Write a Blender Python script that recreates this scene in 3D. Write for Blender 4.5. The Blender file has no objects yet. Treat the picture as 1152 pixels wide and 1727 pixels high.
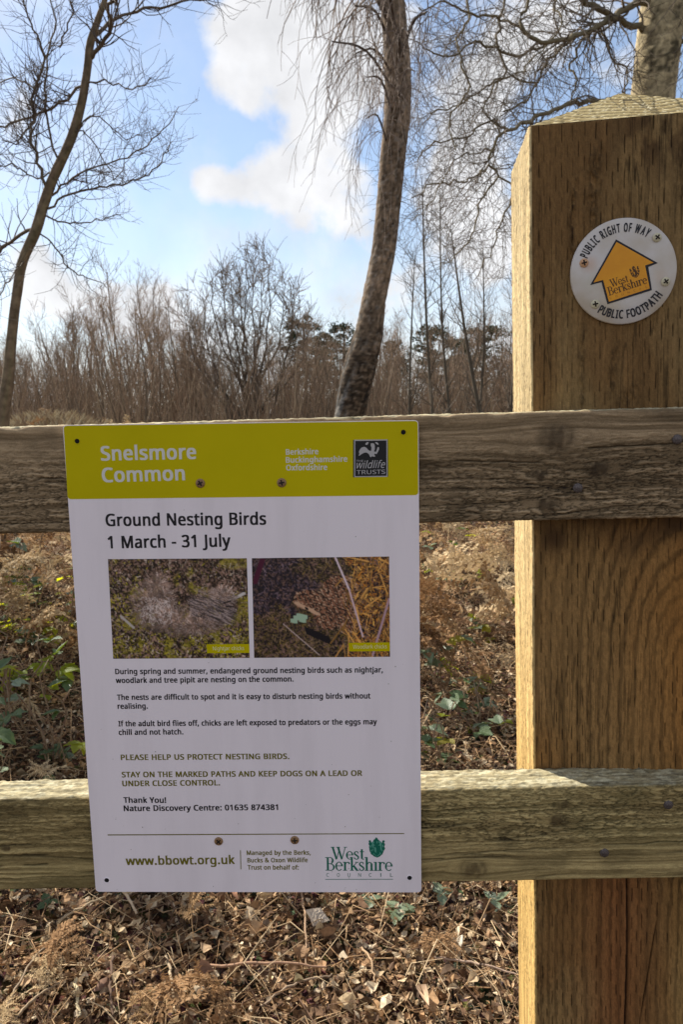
import bpy, math, random
import numpy as np
from mathutils import Vector, Matrix

scene = bpy.context.scene
col = scene.collection
rad = math.radians

# ------------------------------------------------------------------ camera
PITCH, ROLL = rad(7.75), rad(-0.8)
CAM = Vector((0.0, 0.0, 1.12))
FPX = 1200.0                     # focal length in pixels of the 1152 x 1727 photograph
cr, sr, cp, sp = math.cos(ROLL), math.sin(ROLL), math.cos(PITCH), math.sin(PITCH)
RIGHT = Vector((cr, sp * sr, cp * sr))
UP = Vector((-sr, sp * cr, cp * cr))
FWD = Vector((0, cp, -sp))
cam_data = bpy.data.cameras.new('camera')
cam = bpy.data.objects.new('camera', cam_data)
col.objects.link(cam)
cam.matrix_world = Matrix(((RIGHT.x, UP.x, -FWD.x, CAM.x), (RIGHT.y, UP.y, -FWD.y, CAM.y), (RIGHT.z, UP.z, -FWD.z, CAM.z), (0, 0, 0, 1)))
cam_data.sensor_fit = 'VERTICAL'
cam_data.sensor_height = 36.0
cam_data.lens = 36.0 * FPX / 1727.0
cam_data.clip_start = 0.02
cam_data.clip_end = 3000
cam_data.dof.use_dof = True
cam_data.dof.focus_distance = 0.64
cam_data.dof.aperture_fstop = 20.0
scene.camera = cam

# ------------------------------------------------------------------ light
SUN_EL, SUN_AZ = rad(41), rad(-47)          # azimuth measured from +Y towards +X
SUN = Vector((math.sin(SUN_AZ) * math.cos(SUN_EL), math.cos(SUN_AZ) * math.cos(SUN_EL), math.sin(SUN_EL)))
SKY_STRENGTH = 0.10
CLOUD = (5.85, 5.85, 5.95)          # radiance of a sunlit cloud before the strength above
sun_data = bpy.data.lights.new('sun', 'SUN')
sun_data.energy = 4.9
sun_data.angle = rad(0.53)
sun_data.color = (1.0, 0.93, 0.82)
sun = bpy.data.objects.new('sun', sun_data)
sun.rotation_euler = SUN.to_track_quat('Z', 'Y').to_euler()
sun.location = (-3, 3, 8)
col.objects.link(sun)
scene.view_settings.view_transform = 'Standard'
scene.view_settings.look = 'None'
scene.view_settings.exposure = 0.75
scene.view_settings.gamma = 1.0
scene.view_settings.use_curve_mapping = False
scene.cycles.use_denoising = True
scene.cycles.max_bounces = 6
scene.cycles.transparent_max_bounces = 8


def px_dir(x, y):
    """Direction of a point of the view, given in the 1152 x 1727 frame."""
    return (FWD + RIGHT * ((x - 576.0) / FPX) + UP * (-(y - 863.5) / FPX))


def at(x, y, dist):
    """World point seen at (x, y), `dist` metres in front of the camera."""
    d = px_dir(x, y)
    return CAM + d * (dist / d.y)


# ------------------------------------------------------------------ sky
world = bpy.data.worlds.new('World')
scene.world = world
world.use_nodes = True
wt = world.node_tree
wt.nodes.clear()


def wn(kind, **kw):
    n = wt.nodes.new(kind)
    for k, v in kw.items():
        setattr(n, k, v)
    return n


def wmath(op, a, b=None, c=None, clamp=False):
    n = wn('ShaderNodeMath', operation=op, use_clamp=clamp)
    for i, v in enumerate((a, b, c)):
        if v is None:
            continue
        if isinstance(v, (int, float)):
            n.inputs[i].default_value = v
        else:
            wt.links.new(v, n.inputs[i])
    return n.outputs[0]


sky = wn('ShaderNodeTexSky', sky_type='NISHITA', sun_disc=False, sun_elevation=SUN_EL, sun_rotation=SUN_AZ,
         air_density=1.0, dust_density=0.4, ozone_density=1.3, altitude=100)
geo = wn('ShaderNodeTexCoord')
vecn = geo.outputs['Generated']
nz = wn('ShaderNodeTexNoise')
nz.inputs['Scale'].default_value = 7.0
nz.inputs['Detail'].default_value = 9.0
nz.inputs['Roughness'].default_value = 0.58
wt.links.new(vecn, nz.inputs['Vector'])
nz2 = wn('ShaderNodeTexNoise')
nz2.inputs['Scale'].default_value = 2.0
nz2.inputs['Detail'].default_value = 4.0
wt.links.new(vecn, nz2.inputs['Vector'])
# cloud banks: (x, y, radius in pixels of the view, weight)
BANKS = [(300, -10, 70, .6), (400, 40, 80, .8), (480, 60, 110, .8), (380, 140, 62, .8), (560, 110, 110, .8), (420, 178, 40, .5),
         (450, 290, 62, .8), (345, 315, 44, .8), (395, 325, 45, .6), (520, 320, 75, .8), (570, 260, 80, .7), (600, 340, 60, .7), (310, 408, 42, .32), (360, 416, 30, .25),
         (30, 170, 60, .55), (190, 172, 26, .4), (10, 250, 50, .4), (60, 480, 95, .85), (170, 520, 90, .7), (300, 560, 110, .5),
         (700, 60, 90, .7), (800, 160, 110, .75), (900, 40, 120, .7), (760, 330, 100, .75), (860, 440, 110, .75), (700, 500, 70, .6),
         (560, 560, 110, .55), (1050, 100, 120, .7), (30, 20, 60, .3), (620, 400, 40, .5)]
total = None
for bx, by, br, bw in BANKS:
    d = px_dir(bx, by).normalized()
    dist = wn('ShaderNodeVectorMath', operation='DISTANCE')
    wt.links.new(vecn, dist.inputs[0])
    dist.inputs[1].default_value = d
    rr = br / FPX * (px_dir(576, 863).length / px_dir(bx, by).length) ** 2 * 1.0
    g = wmath('POWER', 2.718, wmath('MULTIPLY', wmath('MULTIPLY', wmath('DIVIDE', dist.outputs['Value'], rr), wmath('DIVIDE', dist.outputs['Value'], rr)), -1.0))
    g = wmath('MULTIPLY', g, bw)
    total = g if total is None else wmath('ADD', total, g)
# elsewhere the same broken cumulus goes on
away = wn('ShaderNodeVectorMath', operation='DOT_PRODUCT')
wt.links.new(vecn, away.inputs[0])
away.inputs[1].default_value = px_dir(576, 300).normalized()
outside = wn('ShaderNodeMapRange', interpolation_type='SMOOTHSTEP')
outside.inputs['From Min'].default_value = 0.86
outside.inputs['From Max'].default_value = 0.72
wt.links.new(away.outputs['Value'], outside.inputs['Value'])
generic = wn('ShaderNodeMapRange', interpolation_type='SMOOTHSTEP')
generic.inputs['From Min'].default_value = 0.42
generic.inputs['From Max'].default_value = 0.6
wt.links.new(nz2.outputs['Fac'], generic.inputs['Value'])
total = wmath('ADD', wmath('MINIMUM', total, 1.15), wmath('MULTIPLY', wmath('MULTIPLY', generic.outputs[0], outside.outputs[0]), 0.95))
shape = wmath('ADD', total, wmath('MULTIPLY', wmath('SUBTRACT', nz.outputs['Fac'], 0.5), 2.7))
mask = wn('ShaderNodeMapRange', interpolation_type='SMOOTHSTEP')
mask.inputs['From Min'].default_value = 0.32
mask.inputs['From Max'].default_value = 0.84
wt.links.new(shape, mask.inputs['Value'])
sep = wn('ShaderNodeSeparateXYZ')
wt.links.new(vecn, sep.inputs[0])
low_air = wn('ShaderNodeMapRange', interpolation_type='SMOOTHSTEP')      # thin cloud thickens towards the horizon all round
low_air.inputs['From Min'].default_value = 0.34
low_air.inputs['From Max'].default_value = 0.0
low_air.inputs['To Max'].default_value = 0.5
wt.links.new(sep.outputs['Z'], low_air.inputs['Value'])
wisp = wn('ShaderNodeMapRange', interpolation_type='SMOOTHSTEP')
wisp.inputs['From Min'].default_value = 0.42
wisp.inputs['From Max'].default_value = 0.68
wisp.inputs['To Max'].default_value = 0.35
wt.links.new(nz.outputs['Fac'], wisp.inputs['Value'])
thin = wmath('ADD', wmath('ADD', low_air.outputs[0], wisp.outputs[0]), 0.12)
veil = wmath('MINIMUM', wmath('MAXIMUM', wmath('MULTIPLY', mask.outputs[0], 0.97), thin), 0.98)
nz3 = wn('ShaderNodeTexNoise')
nz3.inputs['Scale'].default_value = 11.0
nz3.inputs['Detail'].default_value = 6.0
wt.links.new(vecn, nz3.inputs['Vector'])
shade = wn('ShaderNodeMapRange')
shade.inputs['From Min'].default_value = 0.35
shade.inputs['From Max'].default_value = 0.62
shade.inputs['To Min'].default_value = 0.78
shade.inputs['To Max'].default_value = 1.04
wt.links.new(nz3.outputs['Fac'], shade.inputs['Value'])
cc = wn('ShaderNodeVectorMath', operation='SCALE')
cc.inputs[0].default_value = CLOUD
wt.links.new(shade.outputs[0], cc.inputs['Scale'])
mix = wn('ShaderNodeMix', data_type='RGBA')
wt.links.new(veil, mix.inputs['Factor'])
wt.links.new(sky.outputs['Color'], mix.inputs['A'])
wt.links.new(cc.outputs[0], mix.inputs['B'])
bg = wn('ShaderNodeBackground')
bg.inputs['Strength'].default_value = SKY_STRENGTH
wt.links.new(mix.outputs['Result'], bg.inputs['Color'])
wo = wn('ShaderNodeOutputWorld')
wt.links.new(bg.outputs[0], wo.inputs['Surface'])


# ------------------------------------------------------------------ noise and mesh helpers
def _hash(ix, iy, seed):
    h = (ix.astype(np.int64) * 374761393 + iy.astype(np.int64) * 668265263 + seed * 974711) & 0xffffffff
    h = ((h ^ (h >> 13)) * 1274126177) & 0xffffffff
    h = ((h ^ (h >> 16)) * 2246822519) & 0xffffffff
    return ((h ^ (h >> 15)) & 0xffffff) / float(0xffffff)


def vnoise(x, y, seed=0):
    x0, y0 = np.floor(x), np.floor(y)
    fx, fy = x - x0, y - y0
    fx = fx * fx * (3 - 2 * fx)
    fy = fy * fy * (3 - 2 * fy)
    a, b = _hash(x0, y0, seed), _hash(x0 + 1, y0, seed)
    c, d = _hash(x0, y0 + 1, seed), _hash(x0 + 1, y0 + 1, seed)
    return (a * (1 - fx) + b * fx) * (1 - fy) + (c * (1 - fx) + d * fx) * fy


def fbm(x, y, seed=0, octaves=4, gain=.5):
    s, a, t = 0, 1, 0
    for k in range(octaves):
        s = s + a * vnoise(x * 2 ** k + k * 17.3, y * 2 ** k - k * 9.1, seed + k * 31)
        t += a
        a *= gain
    return s / t


def sstep(a, b, x):
    t = np.clip((x - a) / (b - a), 0, 1)
    return t * t * (3 - 2 * t)


def make_mesh(name, verts, faces, colors=None, mats=(), smooth=True, midx=None):
    """verts (N,3); faces: list of (M,k) int arrays; colors (N,3) linear."""
    me = bpy.data.meshes.new(name)
    verts = np.asarray(verts, dtype=np.float32)
    if not isinstance(faces, list):
        faces = [faces]
    faces = [np.asarray(f, dtype=np.int32) for f in faces if len(f)]
    me.vertices.add(len(verts))
    me.vertices.foreach_set('co', verts.ravel())
    loops = np.concatenate([f.ravel() for f in faces])
    sizes = np.concatenate([np.full(len(f), f.shape[1], dtype=np.int32) for f in faces])
    starts = np.concatenate(([0], np.cumsum(sizes)[:-1])).astype(np.int32)
    me.loops.add(len(loops))
    me.loops.foreach_set('vertex_index', loops)
    me.polygons.add(len(sizes))
    me.polygons.foreach_set('loop_start', starts)
    me.polygons.foreach_set('use_smooth', np.full(len(sizes), smooth))
    for m in mats:
        me.materials.append(m)
    if midx is not None:
        me.polygons.foreach_set('material_index', np.asarray(midx, dtype=np.int32))
    me.update(calc_edges=True)
    if colors is not None:
        ca = me.color_attributes.new('Col', 'FLOAT_COLOR', 'POINT')
        c4 = np.ones((len(verts), 4), dtype=np.float32)
        c4[:, :3] = colors
        ca.data.foreach_set('color', c4.ravel())
    return me


def link(name, me, parent=None, mw=None, **props):
    o = bpy.data.objects.new(name, me)
    col.objects.link(o)
    if parent is not None:
        o.parent = parent
    if mw is not None:
        o.matrix_local = mw
    for k, v in props.items():
        o[k] = v
    return o


def tubes(paths, sides=3):
    """paths: list of (points (n,3), radii (n,)) -> verts, quads."""
    V, Fs, base = [], [], 0
    ang = np.arange(sides) * 2 * np.pi / sides
    ca, sa = np.cos(ang), np.sin(ang)
    byn = {}
    for p, r in paths:
        byn.setdefault(len(p), []).append((p, r))
    for n, group in byn.items():
        P = np.array([g[0] for g in group], dtype=float)       # (k,n,3)
        Rr = np.array([g[1] for g in group], dtype=float)
        k = len(P)
        T = np.empty_like(P)
        T[:, 1:-1] = P[:, 2:] - P[:, :-2]
        T[:, 0] = P[:, 1] - P[:, 0]
        T[:, -1] = P[:, -1] - P[:, -2]
        T /= np.linalg.norm(T, axis=2, keepdims=True) + 1e-9
        ref = np.where(np.abs(T[:, :1, 2:3]) > .8, np.array([[[1.0, 0.1, 0]]]), np.array([[[0.05, 0.02, 1.0]]]))
        A = np.cross(T, np.broadcast_to(ref, T.shape))
        A /= np.linalg.norm(A, axis=2, keepdims=True) + 1e-9
        B = np.cross(T, A)
        ring = P[:, :, None, :] + Rr[:, :, None, None] * (A[:, :, None, :] * ca[:, None] + B[:, :, None, :] * sa[:, None])
        V.append(ring.reshape(-1, 3))
        idx = base + np.arange(k * n * sides).reshape(k, n, sides)
        nx = np.roll(idx, -1, axis=2)
        q = np.stack([idx[:, :-1], nx[:, :-1], nx[:, 1:], idx[:, 1:]], axis=-1).reshape(-1, 4)
        Fs.append(q)
        base += k * n * sides
    return np.concatenate(V), np.concatenate(Fs)


# ------------------------------------------------------------------ materials
def new_mat(name):
    m = bpy.data.materials.new(name)
    m.use_nodes = True
    nt = m.node_tree
    b = nt.nodes['Principled BSDF']
    return m, nt, b


def plain(name, c, rough=.6, spec=.3, metal=0.0):
    m, nt, b = new_mat(name)
    b.inputs['Base Color'].default_value = (*c, 1)
    b.inputs['Roughness'].default_value = rough
    b.inputs['Specular IOR Level'].default_value = spec
    b.inputs['Metallic'].default_value = metal
    return m


def noisy(name, c1, c2, scale=20, rough=.85, bump=.3, dist=.002, stretch=(1, 1, 1), c3=None, spec=.2, lo=.35, hi=.65):
    m, nt, b = new_mat(name)
    tc = nt.nodes.new('ShaderNodeTexCoord')
    mp = nt.nodes.new('ShaderNodeMapping')
    mp.inputs['Scale'].default_value = stretch
    n = nt.nodes.new('ShaderNodeTexNoise')
    n.inputs['Scale'].default_value = scale
    n.inputs['Detail'].default_value = 7
    n.inputs['Roughness'].default_value = .62
    r = nt.nodes.new('ShaderNodeValToRGB')
    r.color_ramp.elements[0].position = lo
    r.color_ramp.elements[0].color = (*c1, 1)
    r.color_ramp.elements[1].position = hi
    r.color_ramp.elements[1].color = (*c2, 1)
    if c3:
        e = r.color_ramp.elements.new(hi + .08)
        e.color = (*c3, 1)
    bp = nt.nodes.new('ShaderNodeBump')
    bp.inputs['Strength'].default_value = bump
    bp.inputs['Distance'].default_value = dist
    L = nt.links.new
    L(tc.outputs['Object'], mp.inputs['Vector'])
    L(mp.outputs[0], n.inputs['Vector'])
    L(n.outputs['Fac'], r.inputs['Fac'])
    L(r.outputs['Color'], b.inputs['Base Color'])
    L(n.outputs['Fac'], bp.inputs['Height'])
    L(bp.outputs[0], b.inputs['Normal'])
    b.inputs['Roughness'].default_value = rough
    b.inputs['Specular IOR Level'].default_value = spec
    return m


def attr_mat(name, rough=.85, spec=.2, noise=.35, scale=300, bump=.2, dist=.0005, stretch=(1, 1, 1), translucent=0.0):
    m, nt, b = new_mat(name)
    L = nt.links.new
    a = nt.nodes.new('ShaderNodeAttribute')
    a.attribute_name = 'Col'
    out = a.outputs['Color']
    tc = nt.nodes.new('ShaderNodeTexCoord')
    if noise > 0:
        mp = nt.nodes.new('ShaderNodeMapping')
        mp.inputs['Scale'].default_value = stretch
        n = nt.nodes.new('ShaderNodeTexNoise')
        n.inputs['Scale'].default_value = scale
        n.inputs['Detail'].default_value = 5
        mr = nt.nodes.new('ShaderNodeMapRange')
        mr.inputs['From Min'].default_value = .25
        mr.inputs['From Max'].default_value = .75
        mr.inputs['To Min'].default_value = 1 - noise
        mr.inputs['To Max'].default_value = 1 + noise
        vm = nt.nodes.new('ShaderNodeVectorMath')
        vm.operation = 'SCALE'
        bp = nt.nodes.new('ShaderNodeBump')
        bp.inputs['Strength'].default_value = bump
        bp.inputs['Distance'].default_value = dist
        L(tc.outputs['Object'], mp.inputs['Vector'])
        L(mp.outputs[0], n.inputs['Vector'])
        L(n.outputs['Fac'], mr.inputs['Value'])
        L(out, vm.inputs[0])
        L(mr.outputs[0], vm.inputs['Scale'])
        L(n.outputs['Fac'], bp.inputs['Height'])
        L(bp.outputs[0], b.inputs['Normal'])
        out = vm.outputs[0]
    L(out, b.inputs['Base Color'])
    b.inputs['Roughness'].default_value = rough
    b.inputs['Specular IOR Level'].default_value = spec
    if translucent > 0:
        tr = nt.nodes.new('ShaderNodeBsdfTranslucent')
        mx = nt.nodes.new('ShaderNodeMixShader')
        mx.inputs[0].default_value = translucent
        L(out, tr.inputs['Color'])
        L(b.outputs[0], mx.inputs[1])
        L(tr.outputs[0], mx.inputs[2])
        L(mx.outputs[0], nt.nodes['Material Output'].inputs['Surface'])
    return m


# ------------------------------------------------------------------ fence frame
FY = rad(1.5)
FN = Vector((math.sin(FY), math.cos(FY), 0))
FU = Vector((math.cos(FY), -math.sin(FY), 0))
FD = 0.594
# fence axes: x along the rails, y away from the camera, z up, origin on the rail fronts at eye height
FENCE = Matrix(((FU.x, FN.x, 0, CAM.x + FN.x * FD), (FU.y, FN.y, 0, CAM.y + FN.y * FD), (0, 0, 1, CAM.z), (0, 0, 0, 1)))


def onf(x, y, dd=0.0):
    """Point of the plane dd metres behind the rail fronts, seen at (x, y): fence x and z."""
    d = px_dir(x, y)
    q = d * ((FD + dd) / d.dot(FN))
    return q.dot(FU), q.z


# ------------------------------------------------------------------ fence
fence = bpy.data.objects.new('wooden_fence', None)
fence.empty_display_size = .2
col.objects.link(fence)
fence.matrix_world = Matrix.Translation((0, 0, -CAM.z)) @ FENCE
fence['label'] = 'weathered timber fence of two horizontal rails nailed across a thick pointed post'
fence['category'] = 'fence'
FZ = CAM.z                                  # eye height inside the fence's own axes
m_wood = attr_mat('weathered_timber', rough=.88, spec=.18, noise=.16, scale=900, bump=.35, dist=.0006)
m_wood_plain = attr_mat('weathered_timber_far', rough=.88, spec=.18, noise=.2, scale=300, bump=.3, dist=.0006)


def perimeter(w, d, rc, n_front, n_top, n_back, n_bot):
    """Closed rounded-rectangle section in (y, z): front face is y=0 facing -y. Returns points, normals, arc coordinate, face id."""
    P, N, A, I = [], [], [], []
    hw = w / 2
    def seg(p0, p1, n, nrm, fid):
        for k in range(n):
            t = (k + .5) / n
            P.append((p0[0] + (p1[0] - p0[0]) * t, p0[1] + (p1[1] - p0[1]) * t)); N.append(nrm); I.append(fid)
    def corner(c, a0, fid):
        for k in range(4):
            a = a0 + (k + .5) / 4 * (-math.pi / 2)
            P.append((c[0] + rc * math.cos(a), c[1] + rc * math.sin(a))); N.append((math.cos(a), math.sin(a))); I.append(fid)
    seg((0, -hw + rc), (0, hw - rc), n_front, (-1, 0), 0)
    corner((rc, hw - rc), math.pi, 0)
    seg((rc, hw), (d - rc, hw), n_top, (0, 1), 1)
    corner((d - rc, hw - rc), math.pi / 2, 1)
    seg((d, hw - rc), (d, -hw + rc), n_back, (1, 0), 2)
    corner((d - rc, -hw + rc), 0, 2)
    seg((d - rc, -hw), (rc, -hw), n_bot, (0, -1), 3)
    corner((rc, -hw + rc), -math.pi / 2, 3)
    return np.array(P), np.array(N), np.array(I)


def timber(name, s, sec, field, mats):
    """s: stations along the length; sec: section; field(S, Y, Z, I) -> height, colour."""
    P, N, I = sec
    S, _ = np.meshgrid(s, P[:, 0], indexing='ij')
    Yc, Zc = np.broadcast_to(P[:, 0], S.shape), np.broadcast_to(P[:, 1], S.shape)
    Id = np.broadcast_to(I, S.shape)
    h, c = field(S, Yc, Zc, Id)
    V = np.stack([S, Yc + N[:, 0] * h, Zc + N[:, 1] * h], -1)
    n, m = S.shape
    idx = np.arange(n * m).reshape(n, m)
    nx = np.roll(idx, -1, 1)
    q = np.stack([idx[:-1], idx[1:], nx[1:], nx[:-1]], -1).reshape(-1, 4)
    verts = V.reshape(-1, 3)
    cols = c.reshape(-1, 3)
    ends = []
    for e, rev in ((0, False), (n - 1, True)):
        cidx = len(verts)
        verts = np.vstack([verts, V[e].mean(0)])
        cols = np.vstack([cols, cols[:1]])
        r = idx[e]
        r2 = np.roll(r, -1)
        t = np.stack([r, r2, np.full(m, cidx)], -1)
        ends.append(t[:, ::-1] if rev else t)
    return make_mesh(name, verts, [q] + ends, cols, mats)


def mixc(a, b, t):
    return np.asarray(a) * (1 - t[..., None]) + np.asarray(b) * t[..., None]


def rail_field(seed, base, dark, light, knots, cracks, green=0.0, scaly=(0, 1), edge_pale=0.0):
    def field(S, Y, Z, I):
        front = (I == 0)
        across = np.where(front, Z, np.where(I == 1, .05 + Y, np.where(I == 3, -.05 - Y, Z + .3)))
        s, a = S.copy(), across.copy()
        kd = np.zeros_like(s)
        ring = np.zeros_like(s)
        for (kx, kz, kr) in knots:                       # the grain parts round each knot
            dx, dz = (s - kx), (a - kz)
            r2 = (dx / 1.9) ** 2 + dz ** 2
            w = np.exp(-r2 / (2 * (kr * 1.7) ** 2))
            a = a - np.sign(dz + 1e-6) * kr * .8 * w * (1 - np.exp(-np.abs(dz) / kr))
            rk = np.sqrt((dx / 1.25) ** 2 + dz ** 2)
            kd = np.maximum(kd, sstep(kr * 1.1, kr * .35, rk + .003 * (fbm(s * 300, a * 300, seed + 9, 2) - .5) * 2))
            ring = np.maximum(ring, np.exp(-((rk - kr) / (kr * .25)) ** 2))
        warp = (fbm(s * 5, a * 14, seed, 3) - .5) * .008 + (fbm(s * 60, a * 90, seed + 1, 2) - .5) * .0016
        g = a + warp
        grain = fbm(s * 9, g * 520, seed + 2, 3)              # fine long fibres
        coarse = fbm(s * 6, g * 190, seed + 3, 3)
        tilt = s * .22
        sc = fbm((s + g * .5) * 130, (g + tilt * .10) * 560, seed + 4, 4, .65)   # scaly broken surface
        ridged = 1 - np.abs(2 * sc - 1)
        zone = sstep(scaly[0] - .02, scaly[0] + .02, a) * sstep(scaly[1] + .02, scaly[1] - .02, a)
        zone = np.clip((.30 + .7 * zone) * (.45 + 1.1 * fbm(s * 7, a * 22, seed + 5, 2)), 0, 1)
        flake = sstep(.80, .97, ridged) * zone
        h = (grain - .5) * .0009 + (coarse - .5) * .0009 + (sc - .5) * .0021 * zone - flake * .0010
        ck = .7 * sstep(.93, .99, 1 - np.abs(2 * fbm(s * 3.2, g * 95, seed + 6, 2) - 1)) * sstep(.45, .62, fbm(s * 8, a * 30, seed + 7, 2))
        h = h - ck * .0012
        dk = np.clip(flake * .75 + ck * .85, 0, 1)
        for (x0, z0, x1, z1, cw) in cracks:
            t = np.clip((s - x0) / (x1 - x0), 0, 1)
            zc = z0 + (z1 - z0) * t + .0012 * (fbm(s * 60, s * 0 + 3, seed + 8, 2) - .5) * 2
            inside = ((s > x0) & (s < x1) & front)
            w = np.exp(-((across - zc) / cw) ** 2) * inside * sstep(.25, .45, vnoise(s * 50, s * 0, seed + 11))
            h = h - w * .0018
            dk = np.maximum(dk, w * .95)
        tone = np.clip((grain - .5) * 1.7 + (coarse - .5) * 1.1 + .5 + (fbm(s * 4, a * 14, seed + 12, 3) - .5) * 1.3 + (sc - .5) * zone * 1.2, 0, 1)
        c = mixc(base, light, tone) * (0.72 + .5 * tone)[..., None]
        c = c * (1 - .88 * dk)[..., None]
        c = mixc(c, np.array(dark), np.clip(kd * .75 + ring * .35, 0, 1))
        h = h + kd * .0006 - ring * .0007 * (fbm(s * 200, a * 200, seed + 13, 2))
        mottle = sstep(.52, .75, fbm(s * 22, a * 40, seed + 14, 4))
        c = c * (1 - .30 * mottle)[..., None]
        if green > 0:
            gm = np.clip(sstep(.42, .65, fbm(s * 14, a * 30, seed + 15, 3)) * green, 0, 1)
            c = mixc(c, np.array((.20, .21, .085)), gm * .55)
        # the top edge: paler, greyer, lichen speckled
        top = (I == 1)
        lich = sstep(.45, .62, fbm(s * 160, Y * 300, seed + 16, 3))
        ctop = mixc(np.array((.38, .33, .20)), np.array((.50, .46, .31)), lich) * (.55 + .7 * tone)[..., None]
        ctop = ctop * (1 - .45 * sstep(.50, .66, fbm(s * 180, Y * 520, seed + 17, 3)))[..., None] * (.7 + .6 * fbm(s * 500, Y * 700, seed + 20, 2))[..., None]
        tm = np.where(top, 1.0, 0.0) * .9
        tm = np.maximum(tm, sstep(.0015, .0, np.abs(Z).max() - Z) * edge_pale * front)
        c = c * (1 - tm[..., None]) + ctop * tm[..., None]
        h = h + top * ((fbm(s * 160, Y * 400, seed + 18, 3) - .5) * .0022)
        # slightly chewed arrises
        corner = sstep(.004, .0, np.abs(np.abs(Z) - np.abs(Z).max())) * front
        h = h - corner * sstep(.5, .9, fbm(s * 45, Z * 10, seed + 19, 3)) * .003
        return h, np.clip(c, .01, .9)
    return field


RAIL_M = {}


def build_rail(xl, zl, xr, zr, hgt, dep, field, label, seed):
    """front face centre line from (xl, zl) to (xr, zr) in fence axes (z from eye level)"""
    ang = math.atan2(zr - zl, xr - xl)
    s = np.concatenate([np.linspace(-1.5, -.42, 90), np.linspace(-.418, .38, 560), np.linspace(.39, 1.0, 60)])
    sec = perimeter(hgt, dep, .0022, 128, 26, 10, 10)
    me = timber('rail', s, sec, field, [m_wood])
    mw = Matrix.Translation((0, 0, FZ + zl - xl * (zr - zl) / (xr - xl))) @ Matrix.Rotation(-ang, 4, 'Y')
    o = link('rail', me, fence, mw, label=label)
    RAIL_M[o.name] = mw
    return o


top_rail = build_rail(-.3045, -.0517, .267, -.0431, .0905, .034, rail_field(
    11, (.200, .136, .074), (.04, .026, .015), (.33, .238, .142),
    [(.163, .024, .011), (.150, -.005, .005), (.198, -.0005, .0065), (.158, -.032, .007), (-.36, .01, .01)],
    [(-.31, .004, -.25, .001, .0007), (.08, .006, .15, .004, .0005), (.19, .014, .27, .017, .0006)],
    scaly=(-.05, .012)), 'darker grey brown upper rail', 11)
low_rail = build_rail(-.331, -.3845, .283, -.3703, .0895, .036, rail_field(
    23, (.265, .190, .078), (.07, .045, .02), (.41, .31, .14),
    [(.098, -.032, .009), (-.327, -.003, .003), (.175, .013, .006), (.178, .026, .005)],
    [(-.34, -.012, -.26, -.0095, .0007), (-.34, -.021, -.25, -.0185, .0009), (.09, -.017, .29, -.0085, .0006), (.05, -.022, .075, -.0215, .0005)],
    green=.14, scaly=(-.004, .05), edge_pale=.4), 'greener olive brown lower rail', 23)

# post: its own axes, x to the right across the front, y into the depth, z up
PW, PD = .190, .124
POST_TOP_Z = .2354
px_front_top = (.1440, .038)                 # front left corner at the top, fence axes
POST_YAW = rad(-5.0)
LEAN = math.atan2(.1680 - .1440, .2354 + .5981)
post_m = (Matrix.Translation((px_front_top[0], px_front_top[1], FZ + POST_TOP_Z)) @ Matrix.Rotation(-LEAN, 4, 'Y')
          @ Matrix.Rotation(POST_YAW, 4, 'Z') @ Matrix.Translation((PW / 2, 0, 0)))


def slit_mask(u, z, seed, pitch=.0046, run=.0150, gap=.0125):
    """rows of short vertical incisions of treated timber"""
    colm = np.floor(u / pitch + .5)
    jit = (_hash(colm, colm * 0 + 7, seed) - .5) * .25 * pitch
    off = (np.mod(colm, 2)) * .5 + (_hash(colm, colm * 0 + 3, seed) - .5) * .16
    per = run + gap
    ph = z / per + off
    row = np.floor(ph)
    fz = (ph - row) * per
    ln = run * (.8 + .35 * _hash(colm, row, seed + 5))
    on = sstep(0, .002, fz) * sstep(ln, ln - .003, fz)
    wob = (fbm(z * 90, colm * 3.7, seed + 2, 2) - .5) * .0007
    du = np.abs(u - colm * pitch - jit - wob)
    depth = .25 + .75 * _hash(colm, row, seed + 8)
    return np.exp(-(du / .00034) ** 2) * on * depth


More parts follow.
